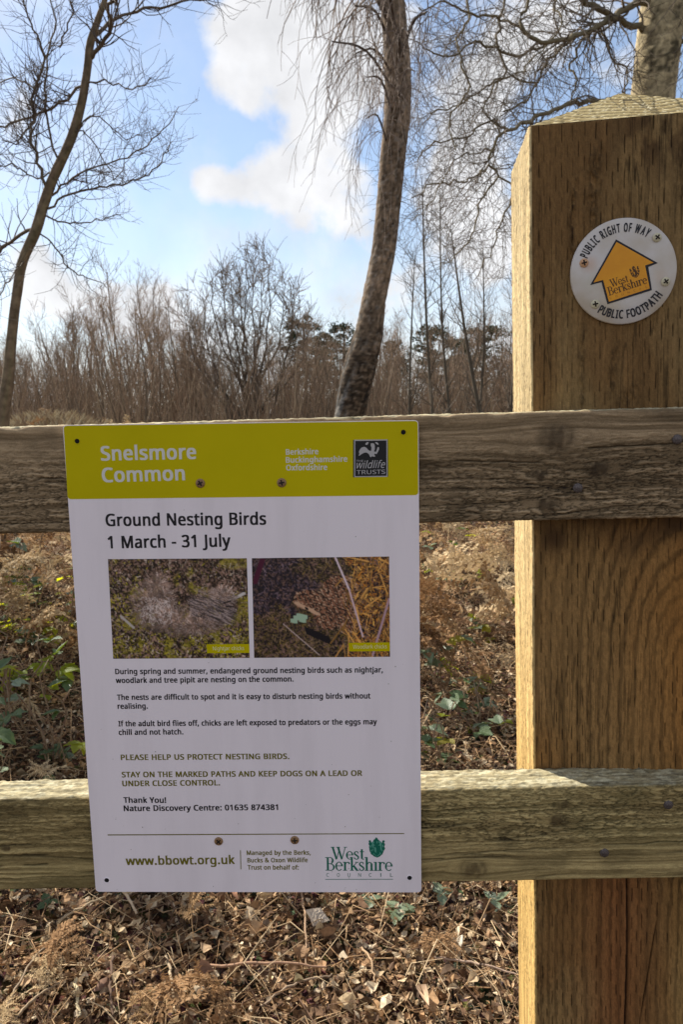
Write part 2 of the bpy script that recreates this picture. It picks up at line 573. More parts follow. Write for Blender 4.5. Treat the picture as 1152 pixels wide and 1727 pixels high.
def post_field(S, Y, Z, I):
    # S runs down from the top (0 .. length); Z is across (-w/2..w/2), Y is depth
    z = -S
    zw = z + POST_TOP_Z                        # height from eye level
    u = np.where(I == 0, Z, np.where(I == 3, Y + .3, np.where(I == 1, -Y + .8, Z + 1.4)))
    low = sstep(-.06, -.10, zw)                # below the upper rail the grain opens into a wide arch
    base_low = sstep(-.38, -.43, zw)
    cx, cz = .040, -.225
    dx, dz = (u - cx), (zw - cz)
    arch = np.sqrt(dx ** 2 + (dz * np.where(dz > 0, .46, .10)) ** 2)
    straight = u + .004 * np.sin(z * 14) + (fbm(u * 9, z * 3, 41, 3) - .5) * .022
    ph = straight * (1 - low) + low * ((1 - base_low) * arch + base_low * straight)
    ph = ph + (fbm(u * 26, z * 9, 42, 3) - .5) * .005
    ph = ph + (fbm(u * 300, z * 110, 53, 3) - .5) * .0042
    rings = .5 + .5 * np.sin(ph * 2 * np.pi / (.0068 + .0045 * fbm(ph * 22, zw * 0 + 5, 58, 2)))
    late = sstep(.55, .95, rings)
    fibre = fbm(u * 900, z * 22, 43, 3)
    fib2 = fbm(u * 320, z * 14, 44, 3)
    patch = fbm(u * 18, z * 7, 45, 4)
    brown = np.array((.165, .091, .034))
    olive = np.array((.220, .140, .058))
    orange = np.array((.34, .150, .034))
    deep = np.array((.085, .045, .020))
    c = mixc(brown, olive, sstep(.35, .65, patch))
    warm = low * (1 - base_low * .3) * (.35 + .9 * np.exp(-((u - .06) / .06) ** 2 - ((zw + .23) / .12) ** 2))
    redd = base_low * np.exp(-((u - (-.018)) / .03) ** 2) * 1.0
    c = mixc(c, orange, np.clip(warm, 0, 1) * .65)
    c = mixc(c, np.array((.20, .075, .025)), np.clip(redd, 0, 1) * .7)
    c = mixc(c, np.array((.36, .215, .06)), base_low * sstep(.015, .07, u) * .5)
    c = c * (.70 + .32 * fibre + .38 * fib2)[..., None]
    grit = fbm(u * 900, z * 420, 54, 2)
    c = c * (1 - .36 * late * (.25 + .75 * low * fbm(u * 25, z * 12, 59, 2) * 1.7) * (.2 + 1.6 * grit))[..., None] * (.72 + .56 * grit)[..., None]
    slit = slit_mask(u, z, 60) * (I != 2)
    slit = np.clip(slit * (.45 + 1.1 * fbm(u * 30, z * 12, 46, 2)), 0, 1)
    # torn, crusty streaks in the upper part
    streak = np.zeros_like(u)
    for (ux, z0, z1, wd) in ((-.040, .215, .135, .006), (.033, .215, .165, .007), (.045, .20, .10, .0035), (.070, .235, .06, .004), (-.058, .19, .10, .003),
                             (-.012, .02, -.004, .010), (-.024, .055, .01, .004), (.055, .06, .0, .004), (-.05, .07, -.03, .003)):
        cxx = ux + .006 * np.sin((zw - z0) * 40) * .5
        streak = np.maximum(streak, np.exp(-((u - cxx) / wd) ** 2) * sstep(z1 - .01, z1 + .01, zw) * sstep(z0 + .01, z0 - .01, zw) * (I == 0))
    crust = fbm(u * 420, z * 210, 47, 3)
    streak = streak * (.55 + .9 * fbm(u * 60, z * 30, 48, 2))
    c = c * (1 - .62 * np.clip(streak, 0, 1) * sstep(.35, .65, crust))[..., None]
    c = c * (1 + .5 * np.clip(streak, 0, 1) * sstep(.62, .8, crust))[..., None]
    # dark water mark under the top edge and a knot with bark beneath the upper rail
    stain = np.exp(-((u - .01) / .035) ** 2) * sstep(.17, .22, zw) * sstep(.40, .6, fbm(u * 70, z * 35, 49, 4)) * (I == 0)
    kn1 = np.exp(-(((u + .076) / .012) ** 2 + ((zw + .112) / .014) ** 2) ** 1.2) * (I == 0)
    kn2 = np.exp(-(((u - .062) / .0028) ** 2 + ((zw - .020) / .005) ** 2)) * (I == 0)
    kn3 = np.exp(-(((u - .075) / .055) ** 2 + ((zw + .197 - (u - .03) * .25) / .020) ** 2)) * (I == 0) * sstep(.3, .6, fbm(u * 60, z * 120, 50, 3))
    c = mixc(c, deep * .7, np.clip(stain * .85 + kn1 * .9 + kn2 + kn3 * .30, 0, 1))
    under = sstep(-.135, -.088, zw) * sstep(-.05, -.086, zw) * (I == 0)  # upper rail's contact shade painted into the colour, broken up by noise
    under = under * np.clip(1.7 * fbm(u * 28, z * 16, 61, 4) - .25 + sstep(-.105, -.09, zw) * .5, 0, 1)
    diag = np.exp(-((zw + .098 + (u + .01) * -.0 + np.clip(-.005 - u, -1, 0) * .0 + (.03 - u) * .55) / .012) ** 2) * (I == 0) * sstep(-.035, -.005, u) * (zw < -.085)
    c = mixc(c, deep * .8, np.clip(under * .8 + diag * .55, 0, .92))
    crackle = sstep(.90, .98, 1 - np.abs(2 * fbm(u * 240, z * 9, 62, 3) - 1)) * sstep(.5, .62, fbm(u * 20, z * 5, 63, 2)) * (I == 0)
    c = c * (1 - .5 * crackle)[..., None]
    ck = np.exp(-((u - (-.0095) - .0010 * np.sin(z * 23)) / .00075) ** 2) * sstep(-.42, -.425, zw) * (I == 0)
    ck = np.maximum(ck, .8 * np.exp(-((u - .0055 - (zw + .58) * .13) / .0006) ** 2) * sstep(-.47, -.50, zw) * sstep(-.60, -.57, zw) * (I == 0))
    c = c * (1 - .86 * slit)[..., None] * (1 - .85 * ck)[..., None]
    # left face: pale planed timber
    lf = (I == 3)
    cl = mixc(np.array((.46, .34, .17)), np.array((.62, .49, .27)), np.clip(fib2 * .9 + (late - .5) * .4, 0, 1)) * (.72 + .45 * fibre)[..., None]
    lowl = sstep(0, -.45, zw)
    cl = mixc(cl, cl * np.array((1.08, .92, .62)), lowl)
    cl = cl * (1 - .5 * slit)[..., None]
    specks = sstep(.60, .74, fbm(u * 700, z * 260, 55, 3))
    cl = cl * (1 - .45 * specks)[..., None] * (.8 + .4 * sstep(.35, .65, fbm(u * 160, z * 9, 56, 3)))[..., None]
    c = np.where(lf[..., None], cl, c)
    h = (fibre - .5) * .0004 + (fib2 - .5) * .0005 + late * .0006 * (.3 + grit) - slit * .0016 - ck * .003 + (crust - .45) * streak * .0045 - stain * .0006 + kn1 * .001
    h = h + lf * ((fbm(u * 300, z * 60, 51, 3) - .5) * .0012 + (fbm(u * 700, z * 300, 57, 2) - .5) * .0007)
    edge = sstep(.006, .0, np.abs(np.abs(Z) - PW / 2)) * (I == 0)
    h = h - edge * sstep(.55, .85, fbm(z * 40, u * 10, 52, 3)) * .002
    return h, np.clip(c, .008, .9)


sP = np.concatenate([np.linspace(0.0, .86, 660), np.linspace(.88, 1.50, 30)])
P_, N_, I_ = perimeter(PW, PD, .0018, 330, 14, 8, 96)
# timber() lays the length along +x; stand it up: length -> -z, section z -> x
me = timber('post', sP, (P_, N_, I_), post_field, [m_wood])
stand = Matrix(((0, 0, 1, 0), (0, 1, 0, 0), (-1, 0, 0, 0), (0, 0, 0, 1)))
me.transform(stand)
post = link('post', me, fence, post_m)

# pointed top of the post: four weathered slopes meeting a little behind the middle
apex = np.array([-.007, PD * .5, .043])
cornersT = [np.array(c) for c in ((-PW / 2, 0, 0), (PW / 2, 0, 0), (PW / 2, PD, 0), (-PW / 2, PD, 0))]
Vt, Ft, Ct, base = [], [], [], 0
for k in range(4):
    a, b_ = cornersT[k], cornersT[(k + 1) % 4]
    n = 110 if k in (0, 3) else 20
    uu, tt = np.meshgrid(np.linspace(0, 1, n), np.linspace(0, 1, n // 2) ** 1.0, indexing='ij')
    edgep = a + (b_ - a) * uu[..., None]
    Pp = edgep + (apex - edgep) * (tt * .985)[..., None]
    nrm = np.cross(b_ - a, apex - a)
    nrm /= np.linalg.norm(nrm)
    x_, y_ = Pp[..., 0], Pp[..., 1]
    rr = np.hypot(x_ - .01, (y_ - .16) * 1.0 + .002 * np.sin(x_ * 90)) + (fbm(x_ * 40, y_ * 40, 70, 2) - .5) * .004
    rings = .5 + .5 * np.sin(rr * 2 * np.pi / .0072)
    speck = fbm(x_ * 420, y_ * 420, 71, 3)
    tone = np.clip(.45 + (speck - .5) * 1.2 + (fbm(x_ * 30, y_ * 30, 72, 3) - .5), 0, 1)
    c = mixc(np.array((.30, .22, .09)), np.array((.46, .37, .18)), tone) * (1 - .62 * sstep(.55, .95, rings))[..., None]
    checks = sstep(.90, .99, 1 - np.abs(2 * fbm(x_ * 90, y_ * 14, 73, 2) - 1))
    c = c * (1 - .6 * checks)[..., None]
    c = mixc(c, np.array((.75, .66, .42)), sstep(.70, .76, fbm(x_ * 600, y_ * 600, 75, 2)) * .8)
    h = -.0005 * rings - checks * .0004 + (speck - .5) * .0005
    h = h * sstep(0, .04, tt) * sstep(1.0, .9, tt)
    Pp = Pp + nrm * h[..., None]
    m_ = n // 2
    idx = base + np.arange(n * m_).reshape(n, m_)
    Ft.append(np.stack([idx[:-1, :-1], idx[1:, :-1], idx[1:, 1:], idx[:-1, 1:]], -1).reshape(-1, 4))
    Vt.append(Pp.reshape(-1, 3)); Ct.append(c.reshape(-1, 3)); base += n * m_
Vt = np.concatenate(Vt) + np.array([0, 0, .0003])
link('pointed_top', make_mesh('pointed_top', Vt, np.concatenate(Ft), np.concatenate(Ct), [m_wood]), post, None,
     label='pale weathered four sided top with end grain rings')

# nails through the rails
m_nail = noisy('galvanised_nail', (.06, .045, .042), (.15, .125, .12), scale=900, rough=.55, bump=.4, dist=.0003, spec=.5)
m_nail.node_tree.nodes['Principled BSDF'].inputs['Metallic'].default_value = .5


def disc_mesh(name, r, t, mats, n=24, dome=.0, taper=.9):
    """flat round head facing -y"""
    a = np.arange(n) * 2 * np.pi / n
    rings = [(1.0, 0.0), (1.0, -t * .6), (taper, -t), (taper * .6, -t - dome * .7), (.02, -t - dome)]
    V = np.concatenate([np.stack([np.cos(a) * r * k, np.full(n, y), np.sin(a) * r * k], 1) for k, y in rings])
    idx = np.arange(len(rings) * n).reshape(len(rings), n)
    nx = np.roll(idx, -1, 1)
    q = np.stack([idx[:-1], nx[:-1], nx[1:], idx[1:]], -1).reshape(-1, 4)
    return make_mesh(name, V, [q, idx[-1][None, ::-1]], None, mats)


nail_me = disc_mesh('nail', .0043, .0012, [m_nail], dome=.0006, n=8)
for (x, y, rl) in ((975, 823, top_rail), (1143, 741, top_rail), (1020, 1438, low_rail), (1128, 1357, low_rail)):
    fx, fz = onf(x, y, 0)
    link('nail', nail_me, rl, RAIL_M[rl.name].inverted() @ Matrix.Translation((fx, .0002, FZ + fz)))
# far post of the same fence, left of the view
c0 = np.array((.22, .15, .07))
sF = np.linspace(0, 1.5, 40)


def far_field(S, Y, Z, I):
    t = fbm(Z * 60 + Y * 50, S * 6, 90, 3)
    return (t - .5) * .001, mixc(c0, c0 * 1.5, t)


me = timber('post', sF, perimeter(.14, .12, .003, 20, 10, 8, 20), far_field, [m_wood_plain])
me.transform(stand)
link('post', me, fence, Matrix.Translation((-1.38, .038, FZ + .20)))


# ------------------------------------------------------------------ letter outlines of a humanist sans: advance, closed loops of x, y in thousandths of an em
GL = {}
GL['!'] = (216, [[151, 573, 65, 573, 85, 161, 131, 161], [126, 94, 107, 97, 88, 94, 72, 85, 61, 69, 58, 43, 61, 18, 72, 2, 88, -8, 107, -11, 126, -8, 142, 2, 153, 18, 157, 43, 153, 69, 142, 85]])
GL['&'] = (587, [[284, 578, 244, 581, 201, 578, 165, 567, 135, 548, 114, 524, 101, 493, 96, 456, 99, 429, 107, 403, 118, 379, 133, 358, 149, 337, 166, 318, 131, 296, 100, 273, 75, 248, 57, 220, 46, 187, 43, 149, 48, 102, 65, 63, 91, 32, 127, 10, 171, -4, 223, -8, 265, -6, 303, 2, 336, 13, 366, 28, 394, 46, 420, 67, 490, 0, 585, 0, 468, 114, 496, 150, 518, 191, 536, 237, 550, 286, 479, 286, 469, 250, 457, 216, 442, 186, 423, 159, 268, 308, 313, 338, 350, 372, 374, 411, 383, 458, 378, 494, 366, 524, 345, 549, 318, 567], [241, 524, 271, 519, 294, 505, 308, 484, 313, 458, 308, 428, 292, 401, 265, 376, 225, 350, 199, 378, 180, 404, 169, 429, 165, 457, 171, 485, 186, 506, 211, 519], [182, 257, 209, 273, 375, 111, 347, 90, 314, 71, 273, 59, 225, 55, 181, 61, 146, 81, 124, 112, 116, 152, 119, 178, 128, 201, 141, 221, 159, 239]])
GL[','] = (215, [[148, 93, 73, 93, 68, 63, 63, 31, 56, -3, 49, -38, 41, -72, 33, -103, 85, -103, 98, -74, 111, -42, 124, -10, 136, 23, 146, 55, 154, 84]])
GL['-'] = (258, [[226, 246, 32, 246, 32, 184, 226, 184]])
GL['.'] = (215, [[126, 94, 107, 97, 88, 94, 72, 85, 61, 69, 58, 43, 61, 18, 72, 2, 88, -8, 107, -11, 126, -8, 142, 2, 153, 18, 157, 43, 153, 69, 142, 85]])
GL['0'] = (459, [[287, 573, 229, 581, 167, 573, 119, 547, 83, 504, 58, 446, 44, 373, 39, 287, 44, 201, 60, 129, 86, 70, 122, 27, 170, 1, 229, -8, 276, -3, 316, 12, 349, 37, 376, 70, 395, 112, 409, 163, 417, 221, 419, 287, 414, 373, 399, 446, 372, 504, 335, 547], [190, 515, 229, 521, 268, 515, 298, 495, 320, 463, 336, 417, 345, 359, 348, 287, 345, 215, 336, 156, 320, 110, 298, 78, 268, 59, 229, 52, 190, 59, 159, 78, 137, 111, 121, 156, 113, 215, 110, 287, 113, 359, 121, 417, 137, 463, 159, 495]])
GL['1'] = (459, [[285, 573, 226, 573, 71, 452, 108, 405, 169, 455, 184, 467, 196, 477, 207, 487, 219, 499, 218, 484, 217, 470, 217, 455, 216, 439, 216, 422, 216, 400, 216, 0, 285, 0]])
GL['3'] = (459, [[296, 571, 218, 581, 163, 576, 115, 563, 73, 544, 39, 521, 75, 473, 96, 487, 117, 498, 140, 508, 164, 515, 190, 520, 219, 521, 262, 516, 295, 498, 316, 471, 323, 434, 319, 404, 307, 377, 286, 356, 259, 339, 223, 329, 180, 326, 123, 326, 123, 265, 179, 265, 226, 263, 265, 255, 297, 242, 320, 223, 335, 197, 339, 164, 331, 117, 305, 81, 260, 59, 194, 51, 155, 54, 114, 61, 74, 73, 36, 89, 36, 23, 72, 8, 110, -1, 150, -6, 193, -8, 263, -3, 318, 14, 360, 40, 390, 74, 407, 116, 413, 163, 405, 214, 379, 255, 337, 283, 277, 298, 277, 302, 310, 311, 340, 326, 363, 347, 381, 372, 392, 403, 395, 439, 384, 495, 352, 540]])
GL['4'] = (459, [[286, 576, 17, 190, 17, 130, 291, 130, 291, 0, 359, 0, 359, 130, 443, 130, 443, 193, 359, 193, 359, 576], [292, 500, 295, 500, 294, 487, 294, 474, 293, 459, 293, 444, 292, 429, 291, 412, 291, 394, 291, 374, 291, 193, 86, 193, 257, 438, 266, 451, 276, 468, 285, 485]])
GL['5'] = (459, [[86, 573, 64, 302, 99, 280, 120, 284, 146, 288, 173, 291, 197, 292, 262, 284, 306, 262, 332, 225, 341, 176, 336, 137, 323, 106, 302, 82, 274, 65, 239, 55, 200, 52, 161, 55, 121, 62, 82, 74, 51, 90, 51, 23, 80, 10, 116, 0, 156, -6, 199, -8, 261, -2, 314, 15, 356, 43, 387, 81, 407, 128, 413, 183, 407, 232, 389, 274, 361, 307, 322, 331, 275, 346, 221, 351, 194, 350, 169, 348, 148, 345, 132, 342, 146, 508, 373, 508, 373, 573]])
GL['6'] = (459, [[324, 580, 306, 581, 246, 576, 196, 562, 155, 539, 121, 510, 95, 474, 75, 433, 60, 389, 51, 342, 46, 294, 44, 245, 48, 185, 59, 133, 77, 89, 101, 54, 130, 26, 163, 7, 199, -4, 239, -8, 291, -2, 336, 15, 372, 44, 399, 82, 415, 129, 421, 184, 416, 236, 400, 279, 375, 313, 342, 338, 302, 353, 255, 358, 223, 356, 194, 350, 170, 339, 150, 326, 133, 309, 119, 291, 115, 291, 119, 337, 127, 380, 139, 419, 158, 454, 183, 483, 216, 504, 257, 518, 308, 523, 326, 522, 344, 520, 362, 517, 377, 513, 377, 573, 362, 577, 344, 579], [205, 299, 241, 303, 289, 295, 324, 271, 344, 233, 351, 184, 343, 125, 320, 84, 284, 59, 238, 51, 210, 55, 185, 64, 164, 79, 146, 99, 133, 121, 123, 146, 117, 172, 115, 198, 119, 223, 131, 248, 150, 270, 175, 287]])
GL['7'] = (459, [[419, 573, 35, 573, 35, 508, 344, 508, 109, 0, 187, 0, 419, 518]])
GL['8'] = (459, [[276, 577, 229, 581, 182, 577, 141, 565, 107, 545, 80, 518, 63, 485, 58, 444, 61, 411, 71, 383, 87, 358, 107, 336, 131, 316, 158, 299, 128, 283, 99, 264, 75, 241, 56, 214, 43, 183, 39, 146, 45, 101, 61, 63, 89, 33, 126, 10, 174, -3, 231, -8, 284, -3, 330, 11, 367, 34, 395, 65, 413, 104, 419, 148, 414, 185, 401, 216, 381, 242, 355, 265, 325, 285, 291, 303, 320, 319, 346, 338, 368, 359, 385, 383, 396, 411, 400, 443, 395, 485, 378, 519, 352, 546, 318, 565], [188, 518, 228, 524, 270, 518, 302, 502, 323, 476, 330, 441, 327, 414, 317, 392, 302, 373, 282, 357, 258, 343, 232, 330, 204, 344, 179, 357, 157, 373, 141, 391, 130, 414, 127, 441, 134, 476, 155, 502], [184, 254, 217, 270, 229, 265, 264, 251, 293, 235, 317, 217, 335, 197, 346, 174, 350, 148, 342, 108, 319, 76, 281, 55, 229, 48, 176, 55, 138, 76, 116, 107, 108, 145, 111, 173, 121, 197, 136, 219, 157, 237]])
GL[':'] = (215, [[126, 94, 107, 97, 88, 94, 72, 85, 61, 69, 58, 43, 61, 18, 72, 2, 88, -8, 107, -11, 126, -8, 142, 2, 153, 18, 157, 43, 153, 69, 142, 85], [126, 438, 107, 441, 88, 438, 72, 429, 61, 412, 58, 387, 61, 362, 72, 345, 88, 335, 107, 332, 126, 335, 142, 345, 153, 362, 157, 387, 153, 412, 142, 429]])
GL['A'] = (512, [[289, 575, 224, 575, 0, 0, 73, 0, 141, 177, 368, 177, 437, 0, 512, 0], [251, 484, 255, 500, 259, 489, 263, 473, 269, 455, 274, 438, 279, 424, 282, 415, 346, 241, 165, 241, 230, 415, 234, 425, 238, 438, 242, 452, 247, 468]])
GL['B'] = (521, [[78, 573, 78, 0, 279, 0, 337, 5, 385, 19, 425, 42, 454, 74, 472, 115, 478, 163, 474, 203, 461, 236, 441, 261, 415, 279, 384, 292, 350, 300, 350, 304, 382, 313, 409, 328, 431, 347, 446, 371, 456, 399, 459, 431, 445, 497, 404, 541, 336, 565, 241, 573], [150, 511, 245, 511, 308, 506, 351, 490, 376, 463, 384, 423, 377, 382, 357, 352, 318, 335, 256, 329, 150, 329], [150, 269, 260, 269, 307, 266, 344, 256, 370, 241, 388, 221, 398, 197, 401, 168, 394, 125, 371, 91, 330, 68, 265, 61, 150, 61]])
GL['C'] = (507, [[367, 578, 324, 581, 261, 575, 206, 559, 159, 534, 120, 499, 89, 456, 67, 406, 53, 349, 49, 287, 56, 203, 78, 131, 115, 72, 166, 28, 232, 1, 312, -8, 356, -7, 393, -2, 427, 5, 460, 15, 460, 78, 427, 69, 394, 62, 359, 57, 322, 55, 262, 62, 213, 83, 175, 117, 147, 164, 131, 220, 125, 286, 129, 337, 139, 383, 155, 423, 178, 456, 206, 482, 241, 502, 280, 513, 323, 517, 360, 515, 394, 508, 425, 497, 453, 486, 482, 547, 448, 561, 409, 572]])
GL['D'] = (585, [[78, 573, 78, 0, 237, 0, 325, 8, 399, 33, 457, 74, 501, 131, 528, 203, 536, 292, 528, 377, 502, 446, 460, 501, 404, 540, 335, 565, 254, 573], [150, 511, 244, 511, 308, 505, 361, 487, 404, 457, 435, 415, 454, 359, 460, 289, 446, 190, 402, 119, 329, 76, 228, 62, 150, 62]])
GL['E'] = (446, [[78, 573, 78, 0, 398, 0, 398, 63, 150, 63, 150, 268, 383, 268, 383, 330, 150, 330, 150, 509, 398, 509, 398, 573]])
GL['F'] = (416, [[78, 573, 78, 0, 150, 0, 150, 243, 383, 243, 383, 306, 150, 306, 150, 509, 398, 509, 398, 573]])
GL['G'] = (584, [[392, 578, 346, 581, 259, 571, 186, 544, 127, 500, 84, 442, 58, 370, 49, 286, 57, 202, 81, 130, 120, 71, 173, 28, 241, 1, 323, -8, 380, -6, 431, -1, 478, 8, 524, 22, 524, 302, 326, 302, 326, 238, 452, 238, 452, 68, 429, 63, 404, 59, 375, 56, 340, 55, 270, 62, 216, 84, 175, 119, 146, 166, 130, 222, 124, 286, 131, 353, 150, 409, 181, 455, 225, 489, 278, 510, 342, 517, 382, 515, 421, 508, 457, 497, 489, 484, 516, 547, 478, 561, 437, 572]])
GL['H'] = (594, [[150, 573, 78, 573, 78, 0, 150, 0, 150, 267, 443, 267, 443, 0, 516, 0, 516, 573, 443, 573, 443, 330, 150, 330]])
GL['I'] = (272, [[239, 573, 32, 573, 32, 531, 99, 515, 99, 57, 32, 42, 32, 0, 239, 0, 239, 42, 172, 57, 172, 515, 239, 531]])
GL['J'] = (219, [[146, 573, 74, 573, 74, 3, 71, -29, 63, -53, 50, -70, 33, -81, 15, -87, -5, -89, -20, -88, -35, -87, -49, -84, -63, -81, -63, -142, -51, -146, -37, -150, -21, -152, -3, -152, 39, -148, 75, -135, 105, -113, 128, -82, 141, -42, 146, 9]])
GL['K'] = (496, [[150, 573, 78, 573, 78, 0, 150, 0, 150, 222, 209, 273, 411, 0, 496, 0, 261, 323, 488, 573, 403, 573, 249, 399, 224, 372, 199, 345, 174, 318, 150, 290]])
GL['L'] = (420, [[150, 573, 78, 573, 78, 0, 400, 0, 400, 64, 150, 64]])
GL['M'] = (727, [[78, 573, 78, 0, 144, 0, 144, 347, 144, 377, 144, 407, 143, 435, 142, 461, 140, 484, 139, 502, 142, 502, 330, 0, 390, 0, 581, 501, 584, 501, 583, 482, 581, 460, 580, 435, 579, 408, 578, 380, 578, 352, 578, 0, 650, 0, 650, 573, 544, 573, 364, 103, 361, 103, 184, 573]])
GL['N'] = (609, [[78, 573, 78, 0, 144, 0, 144, 320, 144, 349, 143, 378, 142, 406, 141, 432, 139, 455, 138, 476, 141, 476, 447, 0, 532, 0, 532, 573, 464, 573, 464, 249, 465, 223, 466, 193, 467, 164, 468, 137, 469, 115, 470, 99, 467, 99, 161, 573]])
GL['O'] = (626, [[393, 572, 314, 581, 232, 572, 166, 545, 114, 500, 78, 442, 56, 370, 49, 288, 53, 224, 65, 167, 85, 116, 114, 73, 151, 39, 196, 13, 251, -3, 314, -8, 375, -3, 428, 13, 473, 38, 510, 73, 540, 116, 561, 166, 573, 224, 577, 287, 570, 370, 547, 442, 510, 501, 459, 545], [255, 511, 314, 518, 398, 503, 456, 457, 490, 384, 501, 287, 496, 220, 481, 163, 456, 117, 420, 83, 373, 62, 314, 55, 255, 62, 207, 83, 171, 117, 145, 163, 130, 220, 125, 287, 130, 354, 145, 411, 171, 457, 207, 490]])
GL['P'] = (485, [[78, 573, 78, 0, 150, 0, 150, 223, 216, 223, 275, 227, 324, 238, 364, 255, 395, 278, 417, 306, 433, 336, 441, 370, 444, 404, 431, 475, 393, 528, 326, 562, 229, 573], [150, 511, 223, 511, 289, 504, 334, 484, 361, 449, 370, 401, 365, 363, 352, 334, 330, 311, 298, 296, 258, 288, 208, 285, 150, 285]])
GL['R'] = (499, [[78, 573, 78, 0, 150, 0, 150, 237, 264, 237, 403, 0, 487, 0, 330, 257, 358, 269, 385, 285, 408, 306, 427, 334, 440, 368, 444, 410, 439, 460, 422, 500, 393, 532, 353, 555, 301, 568, 236, 573], [150, 510, 232, 510, 275, 507, 310, 500, 336, 486, 355, 467, 366, 440, 370, 407, 362, 359, 338, 325, 296, 304, 236, 298, 150, 298]])
GL['S'] = (440, [[276, 578, 231, 581, 180, 576, 136, 563, 99, 542, 71, 513, 54, 477, 48, 435, 50, 403, 57, 375, 69, 351, 85, 330, 106, 311, 131, 294, 161, 279, 196, 265, 242, 247, 277, 230, 302, 213, 318, 194, 327, 173, 330, 147, 327, 120, 316, 98, 298, 79, 273, 66, 240, 57, 201, 55, 156, 57, 113, 65, 73, 76, 41, 88, 41, 19, 61, 11, 83, 4, 109, -1, 137, -5, 167, -7, 198, -8, 257, -3, 307, 11, 348, 35, 378, 66, 396, 106, 403, 153, 398, 194, 385, 228, 362, 255, 332, 279, 293, 299, 246, 318, 204, 335, 172, 351, 149, 367, 133, 386, 124, 407, 121, 434, 124, 457, 133, 478, 148, 494, 169, 507, 196, 515, 229, 517, 266, 515, 302, 508, 336, 499, 366, 487, 389, 549, 355, 562, 318, 572]])
GL['T'] = (446, [[437, 573, 8, 573, 8, 509, 187, 509, 187, 0, 259, 0, 259, 509, 437, 509]])
GL['U'] = (586, [[144, 573, 72, 573, 72, 204, 86, 118, 128, 50, 196, 7, 290, -8, 360, -1, 416, 20, 459, 52, 489, 95, 507, 146, 513, 202, 513, 573, 442, 573, 442, 202, 438, 161, 427, 126, 407, 96, 379, 73, 342, 59, 294, 55, 228, 64, 182, 93, 154, 139, 144, 201]])
GL['W'] = (746, [[85, 573, 10, 573, 161, 0, 234, 0, 342, 373, 348, 391, 352, 409, 357, 427, 361, 443, 364, 458, 367, 471, 369, 481, 370, 488, 371, 481, 373, 471, 376, 458, 380, 443, 384, 427, 389, 410, 394, 392, 399, 375, 510, 0, 583, 0, 735, 573, 660, 573, 572, 224, 566, 199, 560, 175, 555, 151, 550, 129, 547, 107, 544, 87, 541, 101, 538, 117, 535, 133, 532, 151, 527, 169, 523, 187, 518, 206, 512, 225, 407, 573, 333, 573, 232, 227, 227, 209, 222, 191, 218, 173, 213, 154, 210, 137, 206, 119, 204, 103, 201, 87, 199, 102, 196, 118, 194, 134, 190, 151, 187, 169, 183, 186, 179, 205, 174, 223]])
GL['Y'] = (454, [[79, 573, 0, 573, 191, 219, 191, 0, 263, 0, 263, 222, 454, 573, 376, 573, 227, 291]])
GL['a'] = (450, [[299, 428, 231, 437, 190, 434, 151, 426, 115, 414, 84, 400, 106, 347, 133, 359, 163, 370, 194, 378, 227, 380, 265, 375, 293, 359, 310, 330, 316, 285, 316, 259, 243, 257, 152, 245, 87, 219, 50, 176, 37, 119, 41, 80, 55, 48, 75, 23, 103, 6, 136, -5, 172, -8, 206, -6, 234, -1, 258, 9, 279, 22, 298, 40, 317, 61, 320, 61, 334, 0, 385, 0, 385, 293, 376, 358, 347, 403], [184, 200, 252, 208, 315, 210, 315, 172, 306, 117, 279, 79, 238, 56, 188, 49, 157, 53, 132, 66, 115, 87, 110, 119, 118, 155, 141, 182]])
GL['b'] = (493, [[139, 609, 68, 609, 68, 0, 119, 0, 133, 55, 139, 55, 161, 31, 189, 10, 226, -3, 272, -8, 322, -2, 365, 17, 400, 48, 427, 91, 444, 147, 449, 215, 437, 312, 401, 381, 344, 423, 272, 437, 226, 432, 189, 419, 161, 398, 139, 373, 135, 373, 136, 389, 138, 410, 138, 435, 139, 461], [260, 379, 311, 368, 348, 338, 369, 287, 376, 216, 369, 145, 348, 93, 312, 61, 261, 51, 202, 61, 165, 93, 145, 144, 139, 214, 139, 217, 142, 268, 150, 308, 165, 339, 188, 361, 219, 374]])
GL['c'] = (385, [[278, 436, 245, 438, 191, 432, 142, 415, 102, 385, 71, 342, 51, 284, 44, 213, 50, 143, 69, 87, 99, 45, 139, 15, 187, -2, 241, -8, 275, -7, 304, -2, 328, 5, 351, 15, 351, 78, 328, 68, 302, 60, 273, 55, 240, 53, 202, 58, 172, 71, 148, 94, 131, 126, 120, 166, 117, 213, 120, 263, 131, 303, 148, 335, 172, 358, 204, 371, 244, 376, 267, 374, 292, 370, 316, 363, 337, 356, 358, 415, 336, 424, 309, 431]])
GL['d'] = (493, [[425, 609, 354, 609, 354, 438, 355, 424, 356, 405, 358, 387, 359, 374, 354, 374, 340, 391, 323, 407, 303, 420, 280, 429, 253, 436, 221, 438, 149, 424, 93, 381, 56, 311, 44, 214, 56, 117, 92, 48, 148, 6, 221, -8, 252, -6, 279, 1, 303, 11, 323, 24, 340, 40, 354, 58, 358, 58, 368, 0, 425, 0], [181, 368, 231, 379, 291, 369, 329, 336, 349, 284, 355, 213, 355, 200, 348, 135, 328, 88, 290, 60, 232, 51, 181, 61, 146, 93, 124, 144, 117, 213, 124, 281, 146, 334]])
